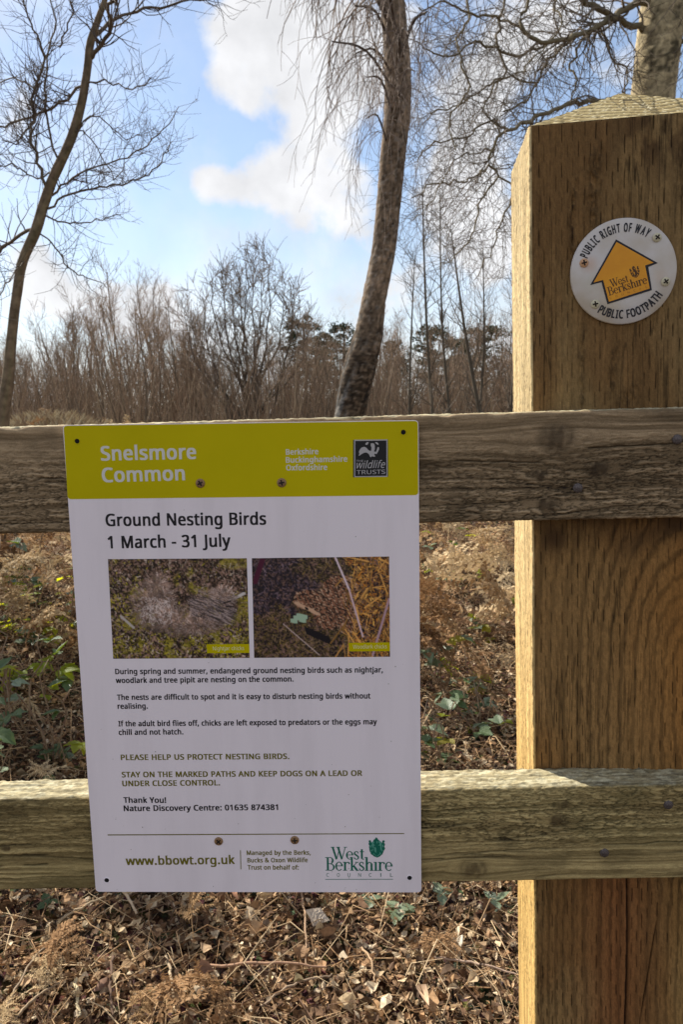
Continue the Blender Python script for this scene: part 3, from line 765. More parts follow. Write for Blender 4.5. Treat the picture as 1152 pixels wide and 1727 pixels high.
GL['e'] = (452, [[286, 432, 234, 438, 181, 431, 134, 411, 96, 378, 68, 333, 50, 277, 44, 212, 51, 146, 70, 91, 101, 48, 143, 17, 194, -2, 251, -8, 292, -6, 327, -1, 359, 8, 392, 20, 392, 82, 359, 69, 327, 60, 293, 54, 254, 52, 197, 62, 154, 90, 127, 137, 117, 201, 411, 201, 411, 244, 406, 299, 390, 346, 364, 385, 329, 414], [233, 380, 266, 376, 292, 364, 312, 346, 326, 322, 335, 292, 338, 257, 119, 257, 130, 309, 154, 348, 188, 372]])
GL['f'] = (276, [[252, 612, 227, 613, 186, 609, 152, 597, 124, 577, 104, 547, 92, 507, 87, 457, 87, 432, 12, 408, 12, 375, 87, 375, 87, 0, 158, 0, 158, 375, 266, 375, 266, 430, 158, 430, 158, 458, 162, 502, 175, 532, 197, 550, 228, 556, 245, 555, 262, 552, 278, 548, 292, 544, 310, 599, 294, 604, 274, 609]])
GL['g'] = (493, [[261, 434, 221, 438, 147, 423, 91, 377, 56, 306, 44, 214, 56, 121, 91, 51, 147, 7, 221, -8, 263, -4, 299, 8, 329, 28, 354, 57, 358, 57, 357, 47, 356, 32, 355, 16, 355, 4, 355, -13, 347, -63, 324, -101, 286, -126, 237, -134, 191, -132, 149, -125, 111, -114, 78, -100, 78, -165, 110, -177, 147, -186, 188, -191, 233, -192, 293, -187, 341, -172, 378, -146, 404, -109, 420, -63, 425, -7, 425, 430, 369, 430, 359, 373, 355, 373, 329, 402, 297, 422], [197, 374, 230, 379, 270, 374, 302, 362, 326, 340, 343, 309, 353, 267, 356, 214, 356, 197, 354, 161, 349, 131, 340, 105, 326, 85, 309, 69, 288, 58, 262, 52, 232, 50, 182, 60, 146, 92, 124, 143, 117, 213, 120, 262, 130, 303, 147, 336, 169, 359]])
GL['h'] = (496, [[139, 609, 68, 609, 68, 0, 139, 0, 139, 222, 142, 269, 150, 308, 166, 338, 189, 360, 222, 374, 265, 379, 308, 372, 338, 353, 355, 321, 361, 275, 361, 0, 431, 0, 431, 280, 426, 330, 413, 370, 391, 400, 360, 421, 321, 433, 273, 437, 247, 435, 221, 429, 196, 420, 174, 407, 155, 391, 140, 370, 135, 370, 136, 384, 138, 399, 138, 415, 139, 431]])
GL['i'] = (207, [[139, 430, 68, 430, 68, 0, 139, 0], [119, 588, 104, 591, 88, 588, 75, 580, 66, 566, 63, 546, 66, 526, 75, 512, 88, 504, 104, 501, 119, 504, 133, 512, 142, 526, 145, 546, 142, 566, 133, 580]])
GL['j'] = (207, [[139, 430, 68, 430, 68, -67, 64, -100, 51, -120, 32, -130, 9, -134, -6, -133, -19, -132, -32, -129, -44, -126, -44, -183, -32, -187, -18, -190, -1, -192, 18, -192, 56, -189, 87, -177, 110, -159, 126, -133, 136, -101, 139, -64], [119, 588, 104, 591, 88, 588, 75, 580, 66, 566, 63, 546, 66, 526, 75, 512, 88, 504, 104, 501, 119, 504, 133, 512, 142, 526, 145, 546, 142, 566, 133, 580]])
GL['k'] = (428, [[138, 609, 68, 609, 68, 0, 138, 0, 138, 158, 187, 200, 336, 0, 421, 0, 235, 246, 409, 430, 326, 430, 189, 285, 181, 276, 172, 264, 162, 252, 152, 240, 144, 229, 138, 221, 135, 221, 136, 238, 137, 257, 138, 276, 138, 291]])
GL['l'] = (207, [[139, 609, 68, 609, 68, 0, 139, 0]])
GL['m'] = (750, [[312, 433, 266, 438, 241, 436, 217, 431, 194, 422, 173, 409, 155, 392, 140, 371, 136, 371, 125, 430, 68, 430, 68, 0, 139, 0, 139, 223, 141, 269, 150, 308, 164, 338, 185, 360, 215, 374, 253, 379, 281, 376, 303, 367, 320, 353, 332, 333, 339, 308, 342, 277, 342, 0, 411, 0, 411, 237, 418, 298, 438, 342, 474, 369, 528, 379, 567, 372, 594, 353, 610, 321, 615, 277, 615, 0, 685, 0, 685, 280, 676, 352, 649, 401, 603, 429, 540, 438, 499, 433, 461, 420, 427, 398, 402, 366, 398, 366, 378, 398, 349, 420]])
GL['n'] = (496, [[343, 429, 275, 438, 248, 436, 222, 431, 198, 422, 175, 409, 156, 392, 140, 371, 136, 371, 125, 430, 68, 430, 68, 0, 139, 0, 139, 223, 146, 289, 166, 338, 204, 368, 265, 379, 308, 372, 338, 353, 355, 321, 361, 275, 361, 0, 431, 0, 431, 280, 421, 352, 391, 401]])
GL['o'] = (485, [[299, 431, 244, 438, 186, 431, 137, 412, 97, 380, 68, 336, 50, 282, 44, 216, 48, 165, 59, 121, 77, 82, 100, 51, 129, 25, 163, 7, 200, -4, 241, -8, 285, -4, 324, 7, 359, 25, 388, 51, 411, 82, 428, 121, 438, 165, 442, 216, 436, 282, 417, 336, 387, 380, 347, 412], [185, 368, 242, 379, 282, 374, 314, 359, 338, 335, 355, 303, 365, 263, 369, 216, 366, 169, 356, 128, 339, 95, 314, 71, 282, 56, 243, 51, 203, 56, 172, 71, 147, 95, 130, 128, 120, 169, 117, 216, 124, 284, 147, 335]])
GL['p'] = (493, [[344, 424, 273, 438, 240, 436, 213, 429, 189, 419, 170, 405, 153, 389, 139, 371, 136, 371, 126, 430, 68, 430, 68, -192, 139, -192, 139, -16, 138, 1, 137, 20, 136, 39, 134, 55, 139, 55, 153, 38, 170, 24, 190, 11, 213, 1, 241, -6, 272, -8, 322, -2, 365, 17, 401, 49, 427, 93, 444, 148, 449, 216, 437, 313, 401, 383], [260, 379, 311, 367, 348, 334, 369, 283, 376, 217, 373, 171, 364, 131, 348, 98, 326, 72, 297, 56, 261, 51, 220, 55, 188, 70, 165, 93, 150, 126, 142, 167, 139, 216, 139, 229, 142, 275, 152, 313, 167, 342, 190, 362, 221, 374]])
GL['r'] = (331, [[281, 438, 269, 438, 240, 435, 214, 426, 191, 413, 170, 395, 152, 374, 137, 351, 134, 351, 126, 430, 68, 430, 68, 0, 139, 0, 139, 229, 141, 261, 149, 289, 161, 313, 176, 334, 195, 351, 217, 363, 240, 371, 264, 374, 275, 373, 287, 372, 299, 370, 310, 368, 319, 433, 308, 435, 295, 437]])
GL['s'] = (384, [[240, 436, 202, 438, 137, 430, 85, 408, 52, 372, 41, 324, 45, 292, 57, 266, 76, 245, 103, 228, 135, 212, 174, 196, 212, 180, 239, 167, 259, 154, 271, 141, 278, 128, 280, 112, 274, 86, 256, 66, 224, 53, 178, 49, 141, 52, 104, 60, 70, 71, 42, 83, 42, 19, 68, 8, 99, -1, 135, -6, 176, -8, 226, -4, 268, 6, 302, 24, 327, 49, 343, 80, 348, 119, 344, 150, 333, 176, 314, 197, 289, 215, 257, 231, 219, 246, 182, 261, 154, 274, 133, 286, 119, 298, 111, 312, 108, 328, 114, 350, 131, 366, 159, 377, 197, 380, 228, 378, 258, 372, 287, 363, 315, 353, 339, 409, 308, 421, 275, 430]])
GL['t'] = (289, [[144, 528, 103, 528, 75, 437, 13, 409, 13, 375, 74, 375, 74, 125, 78, 79, 91, 44, 112, 20, 138, 4, 167, -5, 200, -8, 219, -7, 240, -4, 258, 0, 272, 5, 272, 59, 260, 55, 245, 53, 228, 50, 212, 50, 185, 54, 163, 69, 149, 93, 144, 127, 144, 375, 269, 375, 269, 430, 144, 430]])
GL['u'] = (496, [[135, 430, 63, 430, 63, 148, 68, 99, 81, 59, 103, 29, 134, 8, 173, -4, 220, -8, 247, -6, 273, -1, 298, 8, 321, 20, 340, 36, 356, 57, 359, 57, 370, 0, 427, 0, 427, 430, 357, 430, 357, 206, 354, 160, 345, 121, 330, 91, 306, 69, 273, 55, 230, 51, 188, 57, 158, 76, 141, 108, 135, 153]])
GL['v'] = (407, [[75, 430, 0, 430, 163, 0, 244, 0, 407, 430, 332, 430, 241, 176, 234, 158, 227, 138, 220, 117, 214, 96, 208, 78, 204, 63, 201, 63, 198, 78, 193, 96, 187, 116, 180, 137, 173, 158, 167, 176]])
GL['w'] = (630, [[82, 431, 9, 431, 127, 1, 207, 1, 284, 242, 289, 259, 294, 275, 298, 292, 302, 307, 305, 322, 308, 335, 311, 347, 313, 357, 316, 357, 318, 347, 321, 335, 324, 322, 328, 308, 331, 292, 336, 276, 341, 260, 346, 243, 419, 1, 502, 1, 621, 431, 549, 431, 489, 201, 483, 177, 477, 153, 471, 129, 466, 108, 463, 89, 460, 74, 457, 74, 455, 90, 451, 109, 446, 129, 440, 149, 434, 169, 428, 188, 354, 431, 277, 431, 201, 188, 197, 175, 193, 160, 189, 144, 185, 128, 181, 112, 178, 97, 175, 84, 172, 73, 169, 73, 167, 90, 163, 109, 158, 131, 153, 154, 147, 178, 141, 201]])
GL['x'] = (424, [[102, 430, 22, 430, 170, 220, 14, 0, 94, 0, 213, 172, 330, 0, 410, 0, 253, 220, 402, 430, 322, 430, 213, 268]])
GL['y'] = (409, [[76, 430, 1, 430, 174, -2, 152, -59, 142, -80, 130, -99, 116, -114, 99, -126, 79, -132, 56, -135, 43, -134, 30, -133, 19, -132, 9, -130, 9, -186, 20, -188, 34, -190, 49, -192, 67, -192, 106, -188, 138, -176, 165, -156, 188, -130, 207, -97, 224, -59, 409, 430, 333, 430, 245, 186, 234, 153, 224, 121, 215, 91, 209, 68, 205, 68, 201, 86, 196, 105, 191, 124, 184, 144, 177, 164, 169, 185]])


# ------------------------------------------------------------------ lettering
_txt_cache = {}
_tri_cache = {}


def glyph_tris(ch):
    """fill one letter's outline (holes included) through a flat curve"""
    if ch in _tri_cache:
        return _tri_cache[ch]
    cu = bpy.data.curves.new('outline', 'CURVE')
    cu.dimensions = '2D'
    cu.fill_mode = 'BOTH'
    for lp in GL[ch][1]:
        p = np.array(lp, float).reshape(-1, 2) / 1000.0
        sp_ = cu.splines.new('POLY')
        sp_.points.add(len(p) - 1)
        sp_.points.foreach_set('co', np.concatenate([p, np.zeros((len(p), 1)), np.ones((len(p), 1))], 1).ravel())
        sp_.use_cyclic_u = True
    ob = bpy.data.objects.new('outline', cu)
    col.objects.link(ob)
    me = bpy.data.meshes.new_from_object(ob.evaluated_get(bpy.context.evaluated_depsgraph_get()))
    v = np.empty(len(me.vertices) * 3)
    me.vertices.foreach_get('co', v)
    me.calc_loop_triangles()
    f = np.empty(len(me.loop_triangles) * 3, dtype=np.int32)
    me.loop_triangles.foreach_get('vertices', f)
    bpy.data.objects.remove(ob)
    bpy.data.curves.remove(cu)
    bpy.data.meshes.remove(me)
    _tri_cache[ch] = (v.reshape(-1, 3)[:, :2], f.reshape(-1, 3))
    return _tri_cache[ch]


def text_arrays(body, weight=0.0, shear=0.0):
    """one line of type as flat triangles, in em units (third column: layer of the emboldening copies)"""
    key = (body, weight, shear)
    if key in _txt_cache:
        return _txt_cache[key]
    w = weight
    shifts = [(0, 0)] if w == 0 else [(-w / 2, -w * .25), (w / 2, -w * .25), (-w / 2, w * .25), (w / 2, w * .25)]
    pen, V_, F_, n_ = 0.0, [], [], 0
    for ch in body:
        if ch == ' ':
            pen += .26
            continue
        v, f = glyph_tris(ch)
        for k, (sx, sy) in enumerate(shifts):
            vv = np.concatenate([v + np.array([pen + sx, sy]), np.full((len(v), 1), float(k))], 1)
            vv[:, 0] += shear * vv[:, 1]
            V_.append(vv); F_.append(f + n_); n_ += len(v)
        pen += GL[ch][0] / 1000.0 + w * .5
    r_ = (np.concatenate(V_), np.concatenate(F_))
    _txt_cache[key] = r_
    return r_


CAP = None


def cap_height(weight=0.0):
    v, f = text_arrays('H', weight)
    return v[:, 1].max() - v[:, 1].min()


def text_local(body, x0, z0, x1, z1, cap, mat, parent, weight=.0, name='lettering', shear=0.0, y=-.0001):
    """one line of type on a plane facing -y, baseline from (x0,z0) to (x1,z1)"""
    v, f = text_arrays(body, weight, shear)
    xmin, xmax = v[:, 0].min(), v[:, 0].max()
    base = text_arrays('H', weight)[0][:, 1].min()
    L_ = math.hypot(x1 - x0, z1 - z0)
    k = cap / cap_height(weight)
    p = (v[:, 0] - xmin) / (xmax - xmin) * L_
    q_ = (v[:, 1] - base) * k
    ca, sa = (x1 - x0) / L_, (z1 - z0) / L_
    V = np.stack([x0 + p * ca - q_ * sa, y - v[:, 2] * 5e-6, z0 + p * sa + q_ * ca], 1)
    return link(name, make_mesh(name, V, f, None, [mat], smooth=False), parent)


def polys(name, plist, mat, parent, y=-.0001, step=-.000004):
    """flat shapes given as lists of (x, z)"""
    V, F = [], []
    me = bpy.data.meshes.new(name)
    for i, pl in enumerate(plist):
        b0 = len(V)
        V += [(x, y + step * i, z) for x, z in pl]
        F.append(tuple(range(b0, b0 + len(pl))))
    me.from_pydata(V, [], F)
    me.materials.append(mat)
    me.update()
    return link(name, me, parent)


# ---- serif capitals and minuscules for the council name, drawn as strokes in em units (cap height .7, x height .46)
def _bar(x0, z0, x1, z1, w, w2=None):
    w2 = w if w2 is None else w2
    dx, dz = x1 - x0, z1 - z0
    l = math.hypot(dx, dz)
    nx_, nz_ = -dz / l, dx / l
    return [(x0 + nx_ * w / 2, z0 + nz_ * w / 2), (x0 - nx_ * w / 2, z0 - nz_ * w / 2), (x1 - nx_ * w2 / 2, z1 - nz_ * w2 / 2), (x1 + nx_ * w2 / 2, z1 + nz_ * w2 / 2)]


def _arc(cx, cz, rx, rz, a0, a1, thick=.10, thin=.035, n=12):
    out = []
    A = [a0 + (a1 - a0) * i / n for i in range(n + 1)]
    for i in range(n):
        def pt(a, s_):
            w = thin + (thick - thin) * abs(math.cos(a)) ** 1.5
            return (cx + math.cos(a) * (rx + s_ * w / 2), cz + math.sin(a) * (rz + s_ * thin / 2 * 1.2))
        out.append([pt(A[i], 1), pt(A[i], -1), pt(A[i + 1], -1), pt(A[i + 1], 1)])
    return out


PI = math.pi
TH, TN = .105, .035


def glyph(ch):
    """-> (list of polygons, advance)"""
    st = lambda x, z0, z1: _bar(x, z0, x, z1, TH)
    sf = lambda x, z, w=.22: _bar(x - w / 2, z, x + w / 2, z, TN)
    if ch == 'W':
        return [_bar(.06, .7, .27, 0, TH), _bar(.27, 0, .45, .62, TN * 1.2), _bar(.36, .7, .57, 0, TH), _bar(.57, 0, .77, .7, TN * 1.2), sf(.06, .69), sf(.37, .69), sf(.78, .69, .18)], .80
    if ch == 'B':
        return [st(.13, 0, .7), sf(.10, .015), sf(.10, .685)] + _arc(.26, .525, .14, .17, -PI / 2, PI / 2) + _arc(.27, .18, .19, .175, -PI / 2, PI / 2) + [_bar(.13, .685, .27, .685, TN), _bar(.13, .36, .28, .36, TN), _bar(.13, .015, .28, .015, TN)], .53
    if ch == 'e':
        return _arc(.21, .23, .16, .225, .0, 2 * PI - .75) + [_bar(.06, .25, .38, .25, TN)], .42
    if ch == 's':
        return _arc(.16, .34, .10, .11, .5, PI * 1.35, .08) + _arc(.17, .115, .105, .115, -PI * .85, PI * .45, .08) + [_bar(.09, .29, .25, .17, .085), _bar(.255, .33, .255, .44, TN), _bar(.05, .02, .05, .14, TN)], .33
    if ch == 't':
        return [_bar(.14, .05, .14, .58, TH * .95), _bar(.02, .44, .27, .44, TN)] + _arc(.20, .07, .07, .06, PI, PI * 1.8, .06), .29
    if ch == 'r':
        return [st(.11, 0, .46), sf(.11, .015), sf(.07, .445, .14)] + _arc(.26, .30, .12, .145, PI * .25, PI * .95, .05) + [_bar(.30, .37, .36, .42, .10)], .37
    if ch == 'k':
        return [st(.11, 0, .72), sf(.11, .015, .20), sf(.07, .70, .14), _bar(.14, .19, .38, .44, TN), _bar(.20, .26, .40, 0, TH), sf(.38, .445, .18), sf(.41, .015, .16)], .47
    if ch == 'h':
        return [st(.11, 0, .72), sf(.11, .015, .20), sf(.07, .70, .14), st(.37, 0, .30), sf(.37, .015, .20)] + _arc(.26, .30, .115, .145, 0, PI * .9, TH), .49
    if ch == 'i':
        return [st(.11, 0, .46), sf(.11, .015, .20), sf(.07, .445, .14), [(.11 + .06 * math.cos(a), .60 + .06 * math.sin(a)) for a in np.linspace(0, 2 * PI, 10)[:-1]]], .23
    return [], .3


def serif_word(word, x0, z0, width, cap, mat, parent, ca=1.0, sa=0.0, y=-.0001, name='lettering', nodot=False):
    X, out = 0, []
    for ch in word:
        g, adv = glyph(ch)
        if nodot and ch == 'i':
            g = g[:3]
        for pl in g:
            out.append([(p[0] + X, p[1]) for p in pl])
        X += adv
    kx, kz = width / X, cap / .7
    out = [[(x0 + p[0] * kx * ca - p[1] * kz * sa, z0 + p[0] * kx * sa + p[1] * kz * ca) for p in pl] for pl in out]
    return polys(name, out, mat, parent, y, -.0000012)


# ------------------------------------------------------------------ information sign
m_panel = noisy('printed_white_panel', (.76, .685, .72), (.84, .76, .80), scale=26, rough=.40, bump=.02, dist=.0005, spec=.4, stretch=(1, 1, .12), lo=.30, hi=.55)
m_edge = plain('panel_edge', (.62, .58, .50), .6)
m_lime = noisy('lime_print', (.50, .42, .001), (.55, .455, .002), scale=9, rough=.5, bump=.02, dist=.0005, spec=.08)
m_olive = plain('olive_print', (.155, .13, .010), .45)
m_black = plain('black_print', (.012, .010, .014), .45)
m_ltext = plain('white_print', (.66, .64, .60), .45)
m_green = plain('green_print', (.004, .13, .085), .45)
m_green2 = plain('green_print_pale', (.10, .33, .25), .45)
m_logo = plain('black_emblem', (.008, .008, .010), .4)

SGD = -.0062                                   # front of the sheet, in front of the rails
sign = bpy.data.objects.new('information_sign', None)
sign.empty_display_size = .1
col.objects.link(sign)
SIGN = FENCE @ Matrix.Translation((0, SGD, 0))
sign.matrix_world = SIGN
sign['label'] = 'white notice with lime green header about ground nesting birds screwed to the rails'
sign['category'] = 'sign'


def S(x, y):
    return onf(x, y, SGD)


def rounded(cs, r=.004, n=4):
    out = []
    m = len(cs)
    for i in range(m):
        p, a, b = np.array(cs[i]), np.array(cs[i - 1]), np.array(cs[(i + 1) % m])
        da, db = (a - p) / np.linalg.norm(a - p), (b - p) / np.linalg.norm(b - p)
        for k in range(n + 1):
            t = k / n
            out.append(tuple(p + da * r * (1 - t) ** 2 + db * r * t ** 2))
    return out


cor = [S(105, 717), S(706, 708.5), S(711, 1505), S(161, 1504)]
outline = rounded(cor, .0035)
n = len(outline)
TP = .003
me = bpy.data.meshes.new('panel')
V = [(x, 0, z) for x, z in outline] + [(x, TP, z) for x, z in outline]
F = [tuple(range(n))[::-1], tuple(range(n, 2 * n))] + [(i, (i + 1) % n, n + (i + 1) % n, n + i) for i in range(n)]
me.from_pydata(V, [], F)
me.materials.append(m_panel)
me.materials.append(m_edge)
for i, p in enumerate(me.polygons):
    p.material_index = 1 if i >= 2 else 0
me.update()
bm_ = link('panel', me, sign)
# lime header band: stops just short of the trimmed edge
hb = rounded([S(106.5, 718.2), S(705, 709.8), S(705.8, 835), S(113.5, 842)], .003)
band = polys('header_band', [hb], m_lime, sign, -.00006)


def line(t, xa, ya, xb, yb, cap_px, mat, weight=.0, parent=None, **kw):
    x0, z0 = S(xa, ya)
    x1, z1 = S(xb, yb)
    zc = S(xa, ya - cap_px)[1] - z0
    return text_local(t, x0, z0, x1, z1, abs(zc), mat, parent or sign, weight=weight, y=-.00014, **kw)


line('Snelsmore', 170, 777, 331, 774, 24.5, m_ltext, .055, band)
line('Common', 172, 813.5, 312, 810, 24.5, m_ltext, .055, band)
line('Berkshire', 482, 767, 537, 766, 9.5, m_ltext, .055, band)
line('Buckinghamshire', 482, 780.5, 586, 778.5, 9.5, m_ltext, .055, band)
line('Oxfordshire', 482.5, 793.5, 552, 792.5, 9.5, m_ltext, .055, band)
line('Ground Nesting Birds', 178, 887.5, 449, 885, 21, m_black, .052)
line('1 March - 31 July', 182, 925, 389, 922, 21, m_black, .052)
W = .062
line('During spring and summer, endangered ground nesting birds such as nightjar,', 194, 1137, 646, 1134, 9.2, m_black, W)
line('woodlark and tree pipit are nesting on the common.', 195, 1152, 495, 1149.5, 9.2, m_black, W)
line('The nests are difficult to spot and it is easy to disturb nesting birds without', 197, 1180.5, 625, 1178, 9.2, m_black, W)
line('realising.', 198, 1195.5, 249, 1195, 9.2, m_black, W)
line('If the adult bird flies off, chicks are left exposed to predators or the eggs may', 199.5, 1225, 636, 1221.5, 9.2, m_black, W)
line('chill and not hatch.', 200, 1239.5, 309, 1238.5, 9.2, m_black, W)
line('PLEASE HELP US PROTECT NESTING BIRDS.', 203.5, 1282, 488, 1280, 9.4, m_olive, W)
line('STAY ON THE MARKED PATHS AND KEEP DOGS ON A LEAD OR', 205, 1311, 611, 1308.5, 9.4, m_olive, W)
line('UNDER CLOSE CONTROL.', 206, 1326, 371, 1324.5, 9.4, m_olive, W)
line('Thank You!', 208, 1354, 280, 1354, 9.6, m_black, W)
line('Nature Discovery Centre: 01635 874381', 208.5, 1368, 469, 1366, 9.6, m_black, W)
line('www.bbowt.org.uk', 212, 1459, 396, 1457, 14.5, m_olive, .055)
line('Managed by the Berks,', 416, 1442, 524, 1441.5, 7.6, m_olive, .055)
line('Bucks & Oxon Wildlife', 417, 1454.5, 519, 1454, 7.6, m_olive, .055)
line('Trust on behalf of:', 417.5, 1466.5, 504, 1466.5, 7.6, m_olive, .055)
polys('rule', [[S(181, 1409), S(682, 1406.5), S(682, 1405), S(181, 1407.2)]], m_olive, sign, -.00008)
polys('rule', [[S(405.4, 1466), S(406.8, 1466), S(406, 1434), S(404.6, 1434)]], m_olive, sign, -.00008)

# wildlife trusts emblem
emb = polys('emblem', [[S(595.5, 805), S(654.8, 804), S(654.4, 741), S(595.5, 742)]], m_logo, sign, -.00010)


def E_(pts):        # coordinates of the 1152-wide enlargement of (580..700, 730..840)
    return [S(580 + x / 9.6, 730 + y / 9.6) for x, y in pts]


m_silver = plain('silver_print', (.42, .40, .40), .4)
fr = [((170, 112), (705, 106), (705, 124), (170, 132)), ((168, 702), (708, 694), (708, 712), (168, 716)), ((166, 112), (184, 112), (184, 716), (168, 716)), ((690, 107), (708, 107), (708, 712), (692, 712))]
polys('emblem_border', [E_(q_) for q_ in fr], m_silver, emb, -.00013)
badger = [
    [(348, 190), (352, 170), (372, 152), (402, 150), (398, 165), (388, 185), (370, 196)],
    [(505, 150), (535, 150), (555, 165), (564, 190), (548, 194), (525, 178)],
    [(436, 172), (470, 168), (495, 178), (502, 220), (500, 270), (488, 300), (520, 312), (505, 335), (494, 352), (510, 382), (480, 386), (455, 376), (440, 398), (425, 385), (405, 345), (378, 322), (350, 318), (318, 326), (285, 345), (258, 366), (236, 370), (252, 340), (244, 305), (266, 260), (290, 236), (330, 226), (365, 240), (392, 275), (420, 292), (445, 288), (448, 240), (436, 205)],
    [(545, 235), (560, 228), (572, 240), (568, 275), (548, 315), (530, 345), (512, 340), (504, 322), (525, 300), (538, 262)],
]
polys('badger_mark', [E_(b) for b in badger], m_silver, emb, -.00013)
line('THE', 601, 779.2, 613, 779, 3.4, m_silver, .0, emb)
line('wildlife', 601.5, 790, 650, 789, 12.5, m_silver, .01, emb, shear=.32)
line('TRUSTS', 601.5, 800, 650, 799, 7, m_silver, .012, emb)

# council mark, green
x0, z0 = S(549, 1468)
x1, _z = S(662.5, 1467.5)
serif_word('Berkshire', x0, z0, x1 - x0, .0128, m_green, sign, y=-.00013, nodot=True)
xw0, zw0 = S(559.5, 1449)
xw1, _z = S(615, 1449)
serif_word('West', xw0, zw0, xw1 - xw0, .0118, m_green, sign, y=-.00016)
for i, ch in enumerate('COUNCIL'):
    xa = 550.5 + i * 17.95
    if ch == 'I':
        polys('lettering', [[S(xa + 1.5, 1478.5), S(xa + 2.7, 1478.5), S(xa + 2.7, 1472.5), S(xa + 1.5, 1472.5)]], m_green, sign, -.00012)
    else:
        line(ch, xa, 1478.5, xa + 4.6, 1478.5, 6, m_green, .0)
polys('rule', [[S(548.5, 1483.4), S(663, 1483.2), S(663, 1482.2), S(548.5, 1482.4)]], m_green, sign, -.00012)


def crest(cx, cz, k, mat_dark, mat_pale, parent, y, rot=0.0):
    """shield with helm, mantling and lion crest, about 1 unit high"""
    def T(pts):
        return [(cx + k * (p[0] * math.cos(rot) - p[1] * math.sin(rot)), cz + k * (p[0] * math.sin(rot) + p[1] * math.cos(rot))) for p in pts]
    def blob(x, z, rx, rz, n_=10, wob=.18, ph=0):
        rx, rz = rx * 1.3, rz * 1.3
        return [(x + rx * math.cos(a) * (1 + wob * math.sin(3 * a + ph)), z + rz * math.sin(a) * (1 + wob * math.cos(4 * a + ph))) for a in np.linspace(0, 2 * PI, n_ + 1)[:-1]]
    dark = [[(-.14, .16), (.16, .16), (.17, -.05), (.12, -.25), (.01, -.36), (-.11, -.26), (-.15, -.05)],
            blob(-.02, .36, .09, .13, 12, .3), blob(0, .24, .11, .08), [(-.05, .42), (.03, .55), (.08, .40), (.02, .36)],
            blob(-.29, .22, .06, .10, 10, .25), blob(-.27, .02, .07, .12, 10, .3, 1), blob(.29, .22, .06, .10, 10, .25, 2), blob(.29, .02, .06, .12, 10, .3, 1),
            blob(-.21, -.16, .06, .09, 10, .3, 2), blob(.23, -.16, .06, .09, 10, .3), blob(-.31, .36, .045, .05), blob(.31, .36, .045, .05),
            [(-.26, -.22), (-.14, -.36), (.02, -.43), (.16, -.36), (.26, -.22), (.19, -.24), (.02, -.38), (-.16, -.26)]]
    pale = [[(-.12, .12), (-.03, .05), (-.02, -.2), (-.09, -.14)], blob(-.28, .12, .025, .05), blob(.28, .14, .025, .05), blob(.02, .33, .02, .05), blob(-.24, -.08, .02, .04), blob(.25, -.08, .02, .04)]
    polys('crest_field', [T([(.33 * math.cos(a), .02 + .42 * math.sin(a)) for a in np.linspace(0, 2 * PI, 20)[:-1]])], mat_pale, parent, y + .00002)
    c = polys('crest', [T(p) for p in dark], mat_dark, parent, y)
    polys('crest_detail', [T(p) for p in pale], mat_pale, c, y - .00007)


cxm, czm = S(635.5, 1431.5)
crest(cxm, czm, .0195, m_green, m_green2, sign, -.00012)

# ------------------------------------------------------------------ the two printed pictures
rp = np.random.default_rng(21)


class Canvas:
    def __init__(s, w, h, colr):
        s.w, s.h = w, h
        s.a = np.ones((h, w, 3)) * np.array(colr)

    def stroke(s, x0, y0, x1, y1, colr, wd=1.0, alpha=.9):
        n_ = int(max(abs(x1 - x0), abs(y1 - y0)) * 1.5) + 2
        t = np.linspace(0, 1, n_)
        for ox in np.arange(-wd / 2, wd / 2 + .01, .7):
            for oy in np.arange(-wd / 2, wd / 2 + .01, .7):
                xi = np.round(x0 + (x1 - x0) * t + ox).astype(int)
                yi = np.round(y0 + (y1 - y0) * t + oy).astype(int)
                ok = (xi >= 0) & (xi < s.w) & (yi >= 0) & (yi < s.h)
                s.a[yi[ok], xi[ok]] = s.a[yi[ok], xi[ok]] * (1 - alpha) + np.array(colr) * alpha


def soften(a):
    p = np.pad(a, ((1, 1), (1, 1), (0, 0)), mode='edge')
    return .4 * a + .6 * (p[:-2, 1:-1] + p[2:, 1:-1] + p[1:-1, :-2] + p[1:-1, 2:]) / 4


def print_quad(name, quad, cv, y):
    h, w = cv.a.shape[:2]
    u, v = np.meshgrid(np.linspace(0, 1, w), np.linspace(0, 1, h))
    q_ = [np.array(c) for c in quad]         # tl, tr, br, bl
    P = (q_[0] * ((1 - u) * (1 - v))[..., None] + q_[1] * (u * (1 - v))[..., None] + q_[2] * (u * v)[..., None] + q_[3] * ((1 - u) * v)[..., None])
    V_ = np.stack([P[..., 0], np.full(P.shape[:2], y), P[..., 1]], -1).reshape(-1, 3)
    idx = np.arange(h * w).reshape(h, w)
    f = np.stack([idx[:-1, :-1], idx[1:, :-1], idx[1:, 1:], idx[:-1, 1:]], -1).reshape(-1, 4)
    return link(name, make_mesh(name, V_, f, np.clip(cv.a, 0.002, .9).reshape(-1, 3), [m_print], smooth=False), sign)


m_print = attr_mat('printed_picture', rough=.42, spec=.35, noise=0)
CW, CH = 270, 190
yy, xx = np.mgrid[0:CH, 0:CW]


def moss(cv, greens, seed, n_=6500, lmax=7):
    for _ in range(n_):
        x, y_ = rp.uniform(0, CW), rp.uniform(0, CH)
        a = rp.uniform(0, PI)
        l = rp.uniform(1, lmax)
        g = greens(x, y_)
        cv.stroke(x, y_, x + math.cos(a) * l, y_ + math.sin(a) * l, g, rp.choice([.5, .5, 1.2]), .75)


# nightjar chicks: two fluffy buff chicks crouched on moss
cv = Canvas(CW, CH, (.04, .026, .018))


